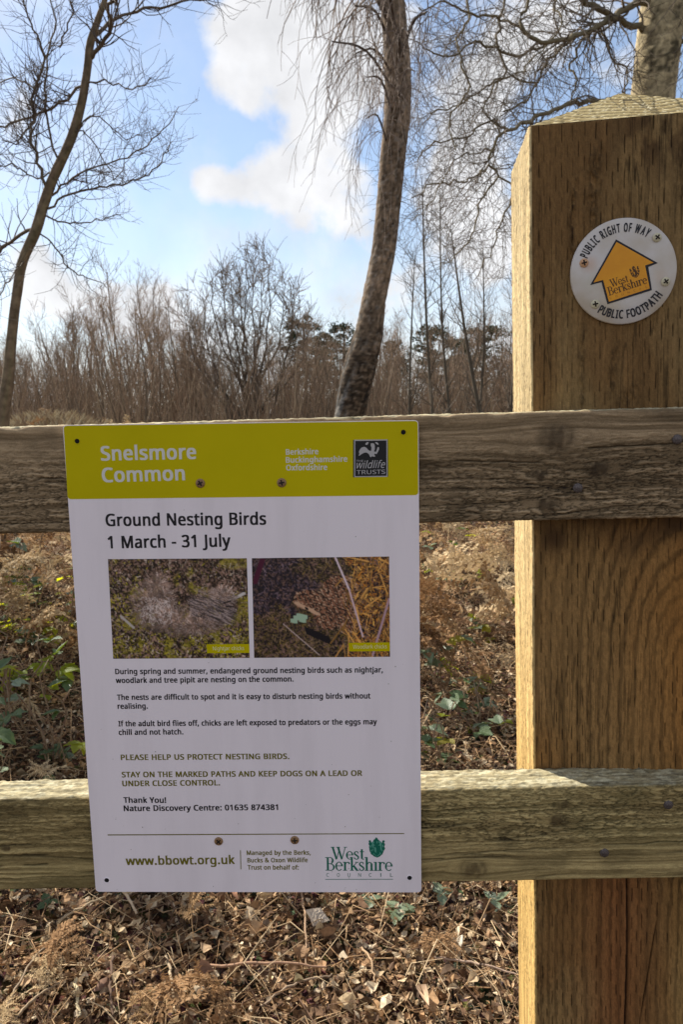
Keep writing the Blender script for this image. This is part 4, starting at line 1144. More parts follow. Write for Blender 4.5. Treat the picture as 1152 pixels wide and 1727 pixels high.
def g1(x, y_):
    k = rp.uniform()
    yel = .75 if (x < 60 and y_ > 30) or y_ > 130 else .15
    if k < yel * .55:
        return np.array((.36, .31, .03)) * rp.uniform(.4, 1.6)
    if k < .6:
        return np.array((.16, .10, .06)) * rp.uniform(.3, 1.8)
    if k < .85:
        return np.array((.02, .014, .010))
    return np.array((.60, .50, .42)) * rp.uniform(.5, 1.2)


pt_ = fbm(xx / 16, yy / 16, 401, 4); pt2 = fbm(xx / 3.2, yy / 3.2, 402, 3); pt3 = fbm(xx / 38, yy / 38, 403, 2)
cv.a = mixc(np.array((.05, .03, .02)), np.array((.40, .27, .22)), sstep(.42, .66, pt2)) * (.3 + 1.2 * pt_)[..., None]
cv.a = mixc(cv.a, np.array((.34, .29, .04)) * (.5 + pt2)[..., None], np.clip(sstep(.5, .6, pt3 - .02 + .14 * (yy > 120) + .12 * (xx < 60)) * sstep(.42, .6, pt_), 0, 1) * .8)
moss(cv, g1, 1, 4200)
cv.stroke(20, 108, 44, 130, (.5, .45, .42), 3)
cv.stroke(230, 82, 262, 66, (.6, .55, .52), 4)
fluff = [(85, 88, 42, 45, 2400, .4), (95, 50, 24, 22, 600, .3), (130, 118, 45, 26, 1300, .3), (200, 95, 38, 34, 1500, .35), (222, 72, 24, 20, 700, .55), (165, 128, 40, 16, 700, .35)]
for (fx, fy, rx, ry, n_, lt) in fluff:
    for _ in range(n_):
        a, r_ = rp.uniform(0, 2 * PI), math.sqrt(rp.uniform()) * (1 + rp.normal(0, .10))
        x, y_ = fx + rx * r_ * math.cos(a), fy + ry * r_ * math.sin(a)
        l = rp.uniform(2, 8)
        a2 = a + rp.normal(0, .5)
        v_ = rp.uniform(.25, 1.0) * (.35 + 1.3 * float(fbm(np.array(x / 9.0), np.array(y_ / 9.0), 410, 3)) ** 1.3 * 1.2) * (1.15 - .4 * (y_ - fy) / ry)
        base_c = np.array((.42, .29, .23)) if rp.uniform() > lt * .5 else np.array((.66, .55, .50))
        cv.stroke(x, y_, x + math.cos(a2) * l, y_ + math.sin(a2) * l, base_c * v_, .5, .6)
for _ in range(420):                       # barred wing feathers
    x = rp.uniform(150, 235)
    y_ = 84 + (x - 150) * .22 + rp.normal(0, 13)
    cv.stroke(x, y_, x + rp.uniform(8, 16), y_ + rp.uniform(2, 8), (.07, .055, .06) if rp.uniform() < .6 else (.45, .36, .34), .6, .75)
for _ in range(160):
    x = rp.uniform(60, 120); y_ = rp.uniform(70, 120)
    cv.stroke(x, y_, x + rp.normal(0, 5), y_ + rp.uniform(2, 8), (.72, .62, .58), .5, .7)
cv.stroke(222, 84, 236, 80, (.03, .02, .02), 2)
cv.stroke(226, 90, 240, 92, (.05, .03, .03), 2)
cv.stroke(238, 84, 249, 96, (.12, .08, .07), 2)
cv.a = soften(np.clip(cv.a, 0, 1)) ** 1.3 * 1.25
print_quad('chick_picture', [S(181.5, 943), S(416, 941.5), S(421, 1109.5), S(190.5, 1111)], cv, -.0001)

# woodlark chicks: streaked brown chicks among straw and roots
cv = Canvas(CW, CH, (.05, .035, .035))


def g2(x, y_):
    k = rp.uniform()
    if x + 30 * math.sin(y_ * .09) < 105 and y_ < 95 + 12 * math.sin(x * .1):
        base_ = [(.025, .02, .03), (.10, .07, .08), (.05, .04, .05), (.22, .17, .17)]
    elif x > 178 + 22 * math.sin(y_ * .05):
        base_ = [(.62, .30, .04), (.36, .15, .03), (.75, .48, .13), (.06, .03, .02)]
    else:
        base_ = [(.14, .11, .03), (.05, .035, .02), (.32, .24, .13), (.25, .18, .05)]
    return np.array(base_[int(k * 4)]) * rp.uniform(.5, 1.4)


cv.a = mixc(np.array((.03, .022, .022)), np.array((.26, .17, .12)), sstep(.42, .68, pt2)) * (.3 + 1.3 * pt_)[..., None]
moss(cv, g2, 2, 4600, 11)
for (fx, fy, rx, ry, n_) in ((108, 78, 30, 18, 700), (150, 95, 34, 40, 1700), (172, 58, 34, 24, 900), (185, 110, 24, 34, 800)):
    for _ in range(n_):
        a, r_ = rp.uniform(0, 2 * PI), math.sqrt(rp.uniform())
        x, y_ = fx + rx * r_ * math.cos(a), fy + ry * r_ * math.sin(a)
        k = math.sin(x * .55 + y_ * .25) * math.sin(y_ * .62 - x * .2)
        c_ = np.array((.34, .18, .095)) if k > .1 else (np.array((.05, .03, .02)) if k > -.45 else np.array((.56, .40, .24)))
        cv.stroke(x, y_, x + rp.uniform(1, 4), y_ + rp.uniform(0, 4), c_ * rp.uniform(.7, 1.2), 1, .85)
for _ in range(260):
    t = rp.uniform(); x = 82 + 46 * t; y_ = 84 + 22 * t + rp.normal(0, 1.6)
    cv.stroke(x, y_, x + 5, y_ + 2, (.62, .44, .26), .6, .8)
for _ in range(60):
    t = rp.uniform(); x = 100 + 50 * t; y_ = 130 + 22 * t
    cv.stroke(x, y_, x + 3, y_ + 12, (.02, .015, .02), 1.5, .9)
cv.stroke(104, 94, 108, 97, (.01, .01, .01), 2.5)
for _ in range(150):                       # straw
    x, y_ = rp.uniform(175, 270), rp.uniform(-10, 190)
    a = rp.choice([1.2, 1.75, .5, 2.5]) + rp.normal(0, .35)
    l = rp.uniform(8, 52)
    cv.stroke(x, y_, x + math.cos(a) * l, y_ + math.sin(a) * l, np.array((.70, .42, .12)) * rp.uniform(.35, 1.15), rp.choice([.5, .5, 1.4]), .85)
cv.stroke(162, -4, 190, 60, (.72, .62, .56), 2.4)
cv.stroke(190, 60, 216, 150, (.66, .52, .46), 2.4)
cv.stroke(268, 80, 235, 186, (.50, .36, .34), 3)
cv.stroke(5, 45, 22, 0, (.12, .02, .05), 7)
cv.stroke(60, 125, 130, 185, (.55, .46, .36), 1.2)
for (x, y_) in ((86, 112), (92, 108), (97, 117), (80, 118), (100, 110)):
    cv.stroke(x - 3, y_, x + 4, y_ + 2, (.42, .56, .36), 6, .9)
cv.a = soften(np.clip(cv.a, 0, 1)) ** 1.3 * 1.2 * np.array((1, .94, 1.15))
print_quad('chick_picture', [S(424.5, 941.5), S(656.5, 938.5), S(658, 1107.5), S(428.5, 1109.5)], cv, -.0001)
tag1 = polys('caption_tag', [[S(349, 1101.5), S(420.7, 1101), S(420.3, 1086), S(348, 1086.5)]], m_lime, sign, -.0002)
tag2 = polys('caption_tag', [[S(589, 1098.5), S(657.8, 1098), S(657.6, 1083.3), S(588, 1084)]], m_lime, sign, -.0002)
m_cap = plain('caption_print', (.80, .77, .42), .45)
line('Nightjar chicks', 359, 1096.6, 411.5, 1096, 6.4, m_cap, .0, tag1).location.y = -.0002
line('Woodlark chicks', 595.5, 1093.8, 652.5, 1093.2, 6.4, m_cap, .0, tag2).location.y = -.0002

# small splashes of dirt on the sheet
m_dirt = plain('dirt_splash', (.22, .18, .15), .9)
pl_ = []
rd = np.random.default_rng(77)
spots_ = [(195, 1379), (278, 1398), (640, 1378), (497, 1380), (588, 1340), (433, 1222), (520, 1300), (190, 1280), (660, 1250), (240, 1395), (310, 860), (600, 905), (150, 1010), (680, 1120), (560, 1470)]
spots_ += [(rd.uniform(150, 690), 1500 - 640 * rd.uniform() ** 2.2) for _ in range(46)]
for (x, y_) in spots_:
    q0 = S(x, y_)
    r_ = rd.uniform(.00012, .00042)
    el_ = rd.uniform(.6, 1.6)
    pl_.append([(q0[0] + r_ * math.cos(a) * rd.uniform(.7, 1.2), q0[1] + r_ * el_ * math.sin(a)) for a in np.linspace(0, 2 * PI, 8)[:-1]])
polys('dirt_specks', pl_, m_dirt, sign, -.00022)['kind'] = 'stuff'

# ------------------------------------------------------------------ screws
m_brass = noisy('rusted_brass', (.16, .075, .03), (.34, .20, .09), scale=700, rough=.5, bump=.2, dist=.0003, spec=.5)
m_slot = plain('screw_recess', (.02, .014, .01), .8)
m_hole = plain('bored_hole', (.008, .007, .007), .9)
m_cream = noisy('stained_cream', (.50, .45, .30), (.62, .57, .42), scale=600, rough=.5, bump=.1, dist=.0002)
m_cream_rust = noisy('rust_stained_cream', (.50, .27, .14), (.60, .37, .22), scale=600, rough=.5, bump=.1, dist=.0002)


def cross_poly(r, w, ang):
    ca_, sa_ = math.cos(ang), math.sin(ang)
    base_ = [(w, w), (r, w), (r, -w), (w, -w), (w, -r), (-w, -r), (-w, -w), (-r, -w), (-r, w), (-w, w), (-w, r), (w, r)]
    return [(x * ca_ - z * sa_, x * sa_ + z * ca_) for x, z in base_]


def screw(parent, x, z, r, mat, ang, y=0.0, dome=.0005, label=None):
    me_ = disc_mesh('screw', r, .0008, [mat], n=20, dome=dome)
    o = link('screw', me_, parent, Matrix.Translation((x, y, z)))
    if label:
        o['label'] = label
    polys('cross_recess', [cross_poly(r * .62, r * .17, ang)], m_slot, o, -.0008 - dome - .00005)
    ring_ = [(r * .45 * math.cos(a), r * .45 * math.sin(a)) for a in np.linspace(0, 2 * PI, 13)[:-1]]
    return o


for (x, y_, a) in ((337.5, 815, .5), (475, 814, .2), (368.5, 1418.5, .7), (497, 1416.5, .1)):
    fx, fz = S(x, y_)
    screw(sign, fx, fz, .0039, m_brass, a)
for (x, y_) in ((129.5, 744), (680.5, 729), (179.5, 1484.5), (691, 1480.5)):
    fx, fz = S(x, y_)
    r = .0021
    o = link('screw_hole', disc_mesh('screw_hole', r, .00008, [m_hole], n=16), sign, Matrix.Translation((fx, 0, fz)))
    # pale raised burr round each bored hole
    a = np.linspace(0, 2 * PI, 17)[:-1]
    rr_ = r * 1.35
    V_ = np.concatenate([np.stack([np.cos(a) * k, np.full(16, y0), np.sin(a) * k], 1) for k, y0 in ((r * 1.0, -.0001), (r * 1.15, -.0005), (rr_, 0))])
    idx = np.arange(48).reshape(3, 16)
    nx = np.roll(idx, -1, 1)
    q_ = np.stack([idx[:-1], nx[:-1], nx[1:], idx[1:]], -1).reshape(-1, 4)
    link('burr', make_mesh('burr', V_, q_, None, [m_lime if y_ < 900 else m_panel]), o)

# ------------------------------------------------------------------ waymarker disc on the post
wm = bpy.data.objects.new('waymarker_disc', None)
wm.empty_display_size = .05
col.objects.link(wm)
wm['label'] = 'round white waymarker plate with an orange arrow screwed to the post'
wm['category'] = 'waymarker'
POSTW = fence.matrix_world @ post_m
inv = POSTW.inverted()


def on_post(x, y, off=-.0015):
    """point of the post's front face, in the post's axes"""
    o_, d_ = inv @ CAM, inv.to_3x3() @ px_dir(x, y)
    t = (off - o_.y) / d_.y
    p = o_ + d_ * t
    return p.x, p.z


pc = [on_post(*q_) for q_ in ((964, 457), (1139.5, 457), (1051, 366), (1051, 549))]
WX, WZ = (pc[0][0] + pc[1][0]) / 2, (pc[2][1] + pc[3][1]) / 2
WR = ((pc[1][0] - pc[0][0]) + (pc[2][1] - pc[3][1])) / 4
wm.matrix_world = POSTW @ Matrix.Translation((WX, -.0015, WZ))


def Wp(x, y):        # coordinates of the enlargement (940..1152, 340..570) x 5.434
    a_, b2 = on_post(940 + x / 5.434, 340 + y / 5.434)
    return a_ - WX, b2 - WZ


m_disc, nt, b = new_mat('stained_white_plastic')
L = nt.links.new
tc = nt.nodes.new('ShaderNodeTexCoord')
n1 = nt.nodes.new('ShaderNodeTexNoise'); n1.inputs['Scale'].default_value = 28; n1.inputs['Detail'].default_value = 5
r1 = nt.nodes.new('ShaderNodeValToRGB')
r1.color_ramp.elements[0].position = .40; r1.color_ramp.elements[0].color = (.60, .56, .54, 1)
r1.color_ramp.elements[1].position = .64; r1.color_ramp.elements[1].color = (.50, .43, .345, 1)
L(tc.outputs['Object'], n1.inputs['Vector']); L(n1.outputs['Fac'], r1.inputs['Fac'])
out = r1.outputs['Color']
for (sx, sz, sr_, cc_, amt) in ((-.0275, .0075, .010, (.55, .33, .20), .55), (.030, -.006, .009, (.56, .40, .28), .4), (-.013, -.026, .014, (.55, .47, .36), .4), (-.026, -.008, .012, (.50, .46, .36), .5)):
    vd = nt.nodes.new('ShaderNodeVectorMath'); vd.operation = 'DISTANCE'
    L(tc.outputs['Object'], vd.inputs[0]); vd.inputs[1].default_value = (sx, 0, sz)
    mr = nt.nodes.new('ShaderNodeMapRange'); mr.interpolation_type = 'SMOOTHSTEP'
    mr.inputs['From Min'].default_value = sr_; mr.inputs['From Max'].default_value = .001
    mr.inputs['To Max'].default_value = amt
    L(vd.outputs['Value'], mr.inputs['Value'])
    mx = nt.nodes.new('ShaderNodeMix'); mx.data_type = 'RGBA'
    L(mr.outputs[0], mx.inputs['Factor']); L(out, mx.inputs['A']); mx.inputs['B'].default_value = (*cc_, 1)
    out = mx.outputs['Result']
L(out, b.inputs['Base Color'])
b.inputs['Roughness'].default_value = .38
plate = link('plate', disc_mesh('plate', WR, .0022, [m_disc], n=96, dome=0, taper=.985), wm, Matrix.Translation((0, .0002, 0)))
YD = -.0022
m_orange = noisy('orange_print', (.66, .26, .004), (.74, .32, .006), scale=40, rough=.4, bump=.02, dist=.0003, spec=.35)
arrow_out = [(535, 352), (918, 568), (830, 603), (863, 815), (457, 944), (403, 742), (300, 768)]
arrow_in = [(540, 376), (878, 565), (800, 590), (843, 800), (470, 922), (417, 722), (330, 746)]
arr = polys('arrow', [[Wp(*p) for p in arrow_out]], m_black, wm, YD - .0001)
polys('arrow_fill', [[Wp(*p) for p in arrow_in]], m_orange, arr, YD - .00018)


def arc_text(body, cx, cz, rr_, a0, a1, cap, inward, mat, parent, y, squeeze=.62, weight=.085):
    """letters one by one along a circle; angles measured anticlockwise from +x"""
    widths = []
    for ch in body:
        if ch == ' ':
            widths.append(.36)
        else:
            v, f = text_arrays(ch, weight)
            widths.append(v[:, 0].max() - v[:, 0].min() + .13)
    tot = sum(widths)
    Vv, Ff, pos, b0 = [], [], 0, 0
    k = cap / cap_height(weight)
    base_ = text_arrays('H', weight)[0][:, 1].min()
    for ch, w in zip(body, widths):
        am = a0 + (a1 - a0) * (pos + w / 2) / tot
        pos += w
        if ch == ' ':
            continue
        v, f = text_arrays(ch, weight)
        kx = abs(a1 - a0) * rr_ / tot
        lx = (v[:, 0] - (v[:, 0].max() + v[:, 0].min()) / 2) * kx
        lz = (v[:, 1] - base_) * k
        if inward:              # feet towards the centre
            ux_, uz_ = math.sin(am), -math.cos(am)
            ox, oz = math.cos(am), math.sin(am)
            r0 = rr_
        else:                   # heads towards the centre
            ux_, uz_ = -math.sin(am), math.cos(am)
            ox, oz = -math.cos(am), -math.sin(am)
            r0 = rr_
        px_ = cx + math.cos(am) * r0
        pz_ = cz + math.sin(am) * r0
        Vv.append(np.stack([px_ + ux_ * lx + ox * lz, y - v[:, 2] * 5e-6, pz_ + uz_ * lx + oz * lz], 1))
        Ff.append(f + b0)
        b0 += len(v)
    return link('lettering', make_mesh('lettering', np.concatenate(Vv), np.concatenate(Ff), None, [mat], smooth=False), parent)


arc_text('PUBLIC RIGHT OF WAY', 0, 0, WR * .735, rad(158), rad(54), WR * .165, True, m_black, wm, YD - .0001)
arc_text('PUBLIC FOOTPATH', 0, 0, WR * .895, rad(236), rad(327), WR * .165, False, m_black, wm, YD - .0001)
m_brownp = plain('brown_print', (.075, .030, .006), .45)
m_brownf = plain('brown_print_faint', (.33, .13, .01), .45)
a0_, a1_ = Wp(470, 868), Wp(825, 752)
Lw = math.hypot(a1_[0] - a0_[0], a1_[1] - a0_[1])
ca_, sa_ = (a1_[0] - a0_[0]) / Lw, (a1_[1] - a0_[1]) / Lw
serif_word('Berkshire', a0_[0], a0_[1], Lw, WR * .165, m_brownp, arr, ca_, sa_, YD - .00025, nodot=True)
w0, w1 = Wp(492, 790), Wp(652, 738)
Lw2 = math.hypot(w1[0] - w0[0], w1[1] - w0[1])
serif_word('West', w0[0], w0[1], Lw2, WR * .15, m_brownp, arr, ca_, sa_, YD - .00030)
cst = Wp(708, 655)
crest(cst[0], cst[1], WR * .235, m_brownp, m_orange, arr, YD - .00025, math.atan2(sa_, ca_))
for i, ch in enumerate('COUNCIL'):
    xa, ya = 478 + i * 55, 900 - i * 17
    p0, p1 = Wp(xa, ya), Wp(xa + 17, ya - 5)
    if ch == 'I':
        polys('lettering', [[p0, (p0[0] + .0004, p0[1]), (p0[0] + .0003, p0[1] + WR * .04), (p0[0] - .0001, p0[1] + WR * .04)]], m_brownf, arr, YD - .00025)
    else:
        text_local(ch, p0[0], p0[1], p1[0], p1[1], WR * .042, m_brownf, arr, y=YD - .00025)
for (x, y_, mt, a, lb) in ((910, 335, m_cream, .9, None), (242, 568, m_cream_rust, .2, 'rust stained pinkish screw head'), (988, 738, m_cream, .6, None), (344, 944, m_cream, .15, None)):
    p = Wp(x, y_)
    screw(wm, p[0], p[1], WR * .085, mt, a, y=YD, dome=.0009, label=lb)


# ------------------------------------------------------------------ ground
def gz(x, y):
    x, y = np.asarray(x, float), np.asarray(y, float)
    h = (fbm(x * .6 + 40, y * .6 + 11, 5, 3) - .5) * .22 + (fbm(x * 3.1, y * 3.1, 6, 3) - .5) * .07
    h = h * sstep(.6, 2.0, y)
    bank = .22 * np.exp(-((x + 1.6) / 1.1) ** 2 - ((y - 3.0) / 1.0) ** 2)
    far = sstep(5, 16, y) * .25 * (fbm(x * .12, y * .12, 9, 2))
    rise = .80 * np.exp(-((x + 5.4) / 1.7) ** 2 - ((y - 13.5) / 2.2) ** 2)
    return h + bank + far + rise


xs = np.concatenate([-np.geomspace(400, 4.2, 26), np.linspace(-4, 4, 150), np.geomspace(4.2, 400, 26)])
ys = np.concatenate([-np.geomspace(60, 1, 8), np.linspace(-.8, 8, 160), np.geomspace(8.3, 900, 40)])
X, Y = np.meshgrid(xs, ys)
Z = gz(X, Y) * np.where(np.abs(X) < 300, 1, 0)
idx = np.arange(X.size).reshape(X.shape)
q = np.stack([idx[:-1, :-1], idx[:-1, 1:], idx[1:, 1:], idx[1:, :-1]], -1).reshape(-1, 4)
mg, nt, b = new_mat('woodland_soil')
L = nt.links.new
tc = nt.nodes.new('ShaderNodeTexCoord')
n1 = nt.nodes.new('ShaderNodeTexNoise'); n1.inputs['Scale'].default_value = 38; n1.inputs['Detail'].default_value = 8
n2 = nt.nodes.new('ShaderNodeTexVoronoi'); n2.inputs['Scale'].default_value = 55
n3 = nt.nodes.new('ShaderNodeTexNoise'); n3.inputs['Scale'].default_value = .8; n3.inputs['Detail'].default_value = 4
for n in (n1, n2, n3):
    L(tc.outputs['Object'], n.inputs['Vector'])
r1 = nt.nodes.new('ShaderNodeValToRGB')
for pos, c in ((.3, (.03, .02, .013)), (.48, (.08, .052, .032)), (.6, (.15, .10, .062)), (.75, (.26, .19, .12))):
    e = r1.color_ramp.elements.new(pos); e.color = (*c, 1)
r1.color_ramp.elements.remove(r1.color_ramp.elements[0])
r1.color_ramp.elements.remove(r1.color_ramp.elements[-1])
L(n1.outputs['Fac'], r1.inputs['Fac'])
mxg = nt.nodes.new('ShaderNodeMix'); mxg.data_type = 'RGBA'; mxg.blend_type = 'MULTIPLY'
mxg.inputs['Factor'].default_value = .6
L(r1.outputs['Color'], mxg.inputs['A']); L(n2.outputs['Color'], mxg.inputs['B'])
L(mxg.outputs['Result'], b.inputs['Base Color'])
bp = nt.nodes.new('ShaderNodeBump'); bp.inputs['Distance'].default_value = .02; bp.inputs['Strength'].default_value = .8
L(n1.outputs['Fac'], bp.inputs['Height']); L(bp.outputs[0], b.inputs['Normal'])
b.inputs['Roughness'].default_value = .95; b.inputs['Specular IOR Level'].default_value = .1
link('ground', make_mesh('ground', np.stack([X, Y, Z], -1).reshape(-1, 3), q, mats=[mg]), kind='structure')


# ------------------------------------------------------------------ leaf litter (nobody could count it)
def leaf_cloud(rng, P, size, palette, tilt=.55, curl=.5, lobed=.5):
    """many small curled leaves -> verts, faces, colours"""
    N = len(P)
    uu = np.array([-.5, -.28, -.28, -.28, -.02, -.02, -.02, .25, .25, .25, .5])
    vv = np.array([0, -.20, 0, .20, -.31, 0, .31, -.19, 0, .19, 0])
    side = np.array([0, 1, 0, 1, 1, 0, 1, 1, 0, 1, 0])
    F = np.array([[0, 2, 1], [0, 3, 2], [1, 2, 5], [1, 5, 4], [2, 3, 6], [2, 6, 5], [4, 5, 8], [4, 8, 7], [5, 6, 9], [5, 9, 8], [7, 8, 10], [8, 9, 10]])
    s = size[:, None]
    wob = 1 + rng.uniform(-.45, .45, (N, 11)) * lobed * side
    asp = rng.uniform(.6, 1.15, (N, 1))
    u = (uu + rng.uniform(-.05, .05, (N, 11))) * s
    v = vv * wob * asp * s
    k = rng.normal(0, curl, (N, 1))
    k2 = rng.normal(.25, curl, (N, 1))
    w = (k * uu ** 2 * 1.6 + k2 * np.abs(vv) * 1.2) * s + rng.normal(0, .045, (N, 11)) * s
    loc = np.stack([u, v, w], -1)
    az = rng.uniform(0, 2 * np.pi, N)
    ti = np.abs(rng.normal(0, tilt, N))
    ta = rng.uniform(0, 2 * np.pi, N)
    R = np.empty((N, 3, 3))
    for i, (a_, t_, b_) in enumerate(()):
        pass
    ca, sa, ct, st, cb, sb = np.cos(az), np.sin(az), np.cos(ti), np.sin(ti), np.cos(ta), np.sin(ta)
    zero, one = np.zeros(N), np.ones(N)
    Rz = np.array([[ca, -sa, zero], [sa, ca, zero], [zero, zero, one]]).transpose(2, 0, 1)
    Rx = np.array([[one, zero, zero], [zero, ct, -st], [zero, st, ct]]).transpose(2, 0, 1)
    Rb = np.array([[cb, -sb, zero], [sb, cb, zero], [zero, zero, one]]).transpose(2, 0, 1)
    R = Rz @ Rx @ Rb
    W = np.einsum('nij,nkj->nki', R, loc) + P[:, None, :]
    Fa = (F[None] + 11 * np.arange(N)[:, None, None]).reshape(-1, 3)
    ci = rng.choice(len(palette), N)
    c = np.asarray(palette)[ci] * rng.uniform(.7, 1.25, (N, 1))
    C = np.repeat(c[:, None, :], 11, 1) * rng.uniform(.85, 1.15, (N, 11, 1))
    return W.reshape(-1, 3), Fa, C.reshape(-1, 3)


def scatter(rng, n, y0, y1, spread=.56, pad=.5, power=1.0):
    y = y0 + (y1 - y0) * rng.uniform(0, 1, n) ** power
    x = rng.uniform(-1, 1, n) * (spread * y + pad)
    return x, y


LITTER = [(.38, .235, .12), (.47, .32, .185), (.57, .43, .26), (.17, .095, .05), (.07, .042, .024), (.35, .21, .11), (.62, .50, .34), (.24, .145, .078), (.12, .07, .04)]
m_leaf = attr_mat('dead_leaf', rough=.75, spec=.25, noise=.3, scale=90, translucent=.22)
rng = np.random.default_rng(3)
Vs, Fs, Cs, base = [], [], [], 0
for (n, y0, y1, s0, s1, lift) in ((70000, .75, 3.4, .008, .024, .05), (34000, 3.2, 8.5, .018, .055, .06), (9000, 8, 22, .06, .12, .08)):
    x, y = scatter(rng, n, y0, y1)
    z = gz(x, y) + rng.uniform(0, 1, n) ** 2 * lift + .004
    s = rng.uniform(s0, s1, n) * rng.choice([1, 1, 1, 1, 1, 1, 1.9], n)
    v, f, c = leaf_cloud(rng, np.stack([x, y, z], 1), s, LITTER)
    Vs.append(v); Fs.append(f + base); Cs.append(c); base += len(v)
link('leaf_litter', make_mesh('leaf_litter', np.concatenate(Vs), np.concatenate(Fs), np.concatenate(Cs), [m_leaf], smooth=False),
     kind='stuff', label='brown and cream dead leaves covering the woodland floor', category='leaf litter')
# fine fragments of stalk and twig between the leaves
paths = []
x, y = scatter(rng, 26000, .8, 7)
for xi, yi, zi in zip(x, y, gz(x, y)):
    a, l = rng.uniform(0, 6.28), rng.uniform(.03, .16)
    e = rng.uniform(-.1, .35)
    p0 = np.array([xi, yi, zi + .012 + rng.uniform(0, .03)])
    d = np.array([math.cos(a), math.sin(a), e]) * l
    bend = rng.normal(0, .22 * l, 3)
    r = rng.uniform(.0005, .0016)
    paths.append((np.array([p0, p0 + d * .5 + bend, p0 + d]), np.array([r, r, r * .5])))
v, f = tubes(paths, 3)
pal = np.array([(.44, .29, .155), (.30, .18, .09), (.60, .45, .27), (.13, .075, .045)])
c = np.repeat(pal[rng.choice(4, len(paths))], 9, 0)
m_stalk = attr_mat('dry_stalk', rough=.8, spec=.2, noise=.25, scale=120)
link('twig_litter', make_mesh('twig_litter', v, f, c, [m_stalk]), kind='stuff',
     label='thin broken twigs and stalks scattered among the dead leaves', category='twigs')


# ------------------------------------------------------------------ dead bracken
def frond_mesh(seed, length=.5, pairs=20, teeth=9, name='frond', fine=True):
    rg = np.random.default_rng(seed)
    t = np.linspace(0, 1, 14)
    bend = rg.uniform(.3, 1.3)
    sidew = rg.uniform(-.5, .5)
    ang = bend * t ** 1.3
    dx = np.cos(ang) * length / 13
    dz = np.sin(ang) * length / 13
    rx = np.stack([np.cumsum(dx), sidew * length * .3 * t ** 2, .05 * length + .3 * length * np.sin(t * 2.4) - .5 * np.cumsum(dz)], 1)
    paths = [(rx, np.linspace(.0022, .0007, 14))]
    Vq, Fq, base = [], [], 0
    sub = []
    for i in range(pairs):
        tt = .18 + .8 * i / pairs
        k = tt * 13
        i0 = int(k)
        p = rx[i0] + (rx[min(i0 + 1, 13)] - rx[i0]) * (k - i0)
        dirx = rx[min(i0 + 1, 13)] - rx[i0]
        dirx = dirx / np.linalg.norm(dirx)
        plen = length * .30 * (1 - tt) ** .75 * rg.uniform(.7, 1.15) + .012
        for sgn in (-1, 1):
            if rg.uniform() < .12:
                continue
            sd = np.array([-dirx[1], dirx[0], 0]) * sgn
            d = sd * .9 + dirx * .45 + np.array([0, 0, rg.normal(-.1, .35)])
            d /= np.linalg.norm(d)
            curl = rg.normal(-.4, .5)
            m = 5
            q = [p]
            for j in range(m):
                d2 = d + np.array([0, 0, curl * (j + 1) / m]) + rg.normal(0, .06, 3)
                d2 /= np.linalg.norm(d2)
                q.append(q[-1] + d2 * plen / m)
            q = np.array(q)
            sub.append((q, np.linspace(.0009, .0004, m + 1)))
            nt_ = teeth if fine else 4
            for j in range(nt_):
                u = (j + .5) / nt_ * m
                j0 = int(u)
                c0 = q[j0] + (q[j0 + 1] - q[j0]) * (u - j0)
                ax = q[j0 + 1] - q[j0]
                ax /= np.linalg.norm(ax)
                tl = plen * .22 * (1 - .6 * j / nt_) * rg.uniform(.7, 1.2) + .002
                tw = plen / nt_ * .36
                for s2 in (-1, 1):
                    nd = np.cross(ax, np.array([0, 0, 1.0])) * s2 + np.array([0, 0, rg.normal(-.1, .4)]) + ax * .3
                    nd /= np.linalg.norm(nd)
                    tip = c0 + nd * tl + np.array([0, 0, -tl * rg.uniform(0, .6)])
                    mid = c0 + nd * tl * .55
                    Vq += [c0 - ax * tw, mid - ax * tw * .9 + np.array([0, 0, tl * .15]), tip, mid + ax * tw * .9 + np.array([0, 0, tl * .15]), c0 + ax * tw]
                    Fq.append([base, base + 1, base + 2, base + 3, base + 4])
                    base += 5
    v1, f1 = tubes(paths, 4)
    v2, f2 = tubes(sub, 3)
    stem = (v1, f1)
    return stem, v2, f2, np.array(Vq), np.array(Fq)


BR = [(.40, .25, .12), (.31, .18, .085), (.48, .34, .18), (.21, .12, .06), (.56, .42, .24)]
m_br = attr_mat('dead_bracken', rough=.8, spec=.2, noise=.25, scale=60, translucent=.2)
frond_parts = []
for k in range(8):
    (v1, f1), v2, f2, v3, f3 = frond_mesh(100 + k, length=[.34, .42, .5, .3][k % 4], pairs=[15, 18, 20, 14][k % 4])
    c = np.array(BR[k % 5])
    rg = np.random.default_rng(k)
    stem = make_mesh('frond_stem', v1, f1, np.tile(c * .85, (len(v1), 1)), [m_br])
    vv_ = np.concatenate([v2, v3])
    cc_ = np.tile(c, (len(vv_), 1)) * rg.uniform(.75, 1.25, (len(vv_), 1))
    blade = make_mesh('frond_blade', vv_, [f2, f3 + len(v2)], cc_, [m_br], smooth=False)
    frond_parts.append((stem, blade, np.concatenate([v1, vv_])))
rng = np.random.default_rng(8)


def place_frond(k, x, y, lift, az, pitch, s, label, group):
    o = bpy.data.objects.new('bracken_frond', None)
    o.empty_display_size = .05
    col.objects.link(o)
    o.location = (x, y, float(gz(x, y)) + lift)
    o.rotation_euler = (rng.normal(0, .35), pitch, az)
    o.scale = (s, s, s)
    o['label'] = label
    o['category'] = 'fern frond'
    if group:
        o['group'] = group
    link('stem', frond_parts[k][0], o)
    link('blade', frond_parts[k][1], o)
    return o




def px_x(x, y):
    return 576 + x / y * FPX


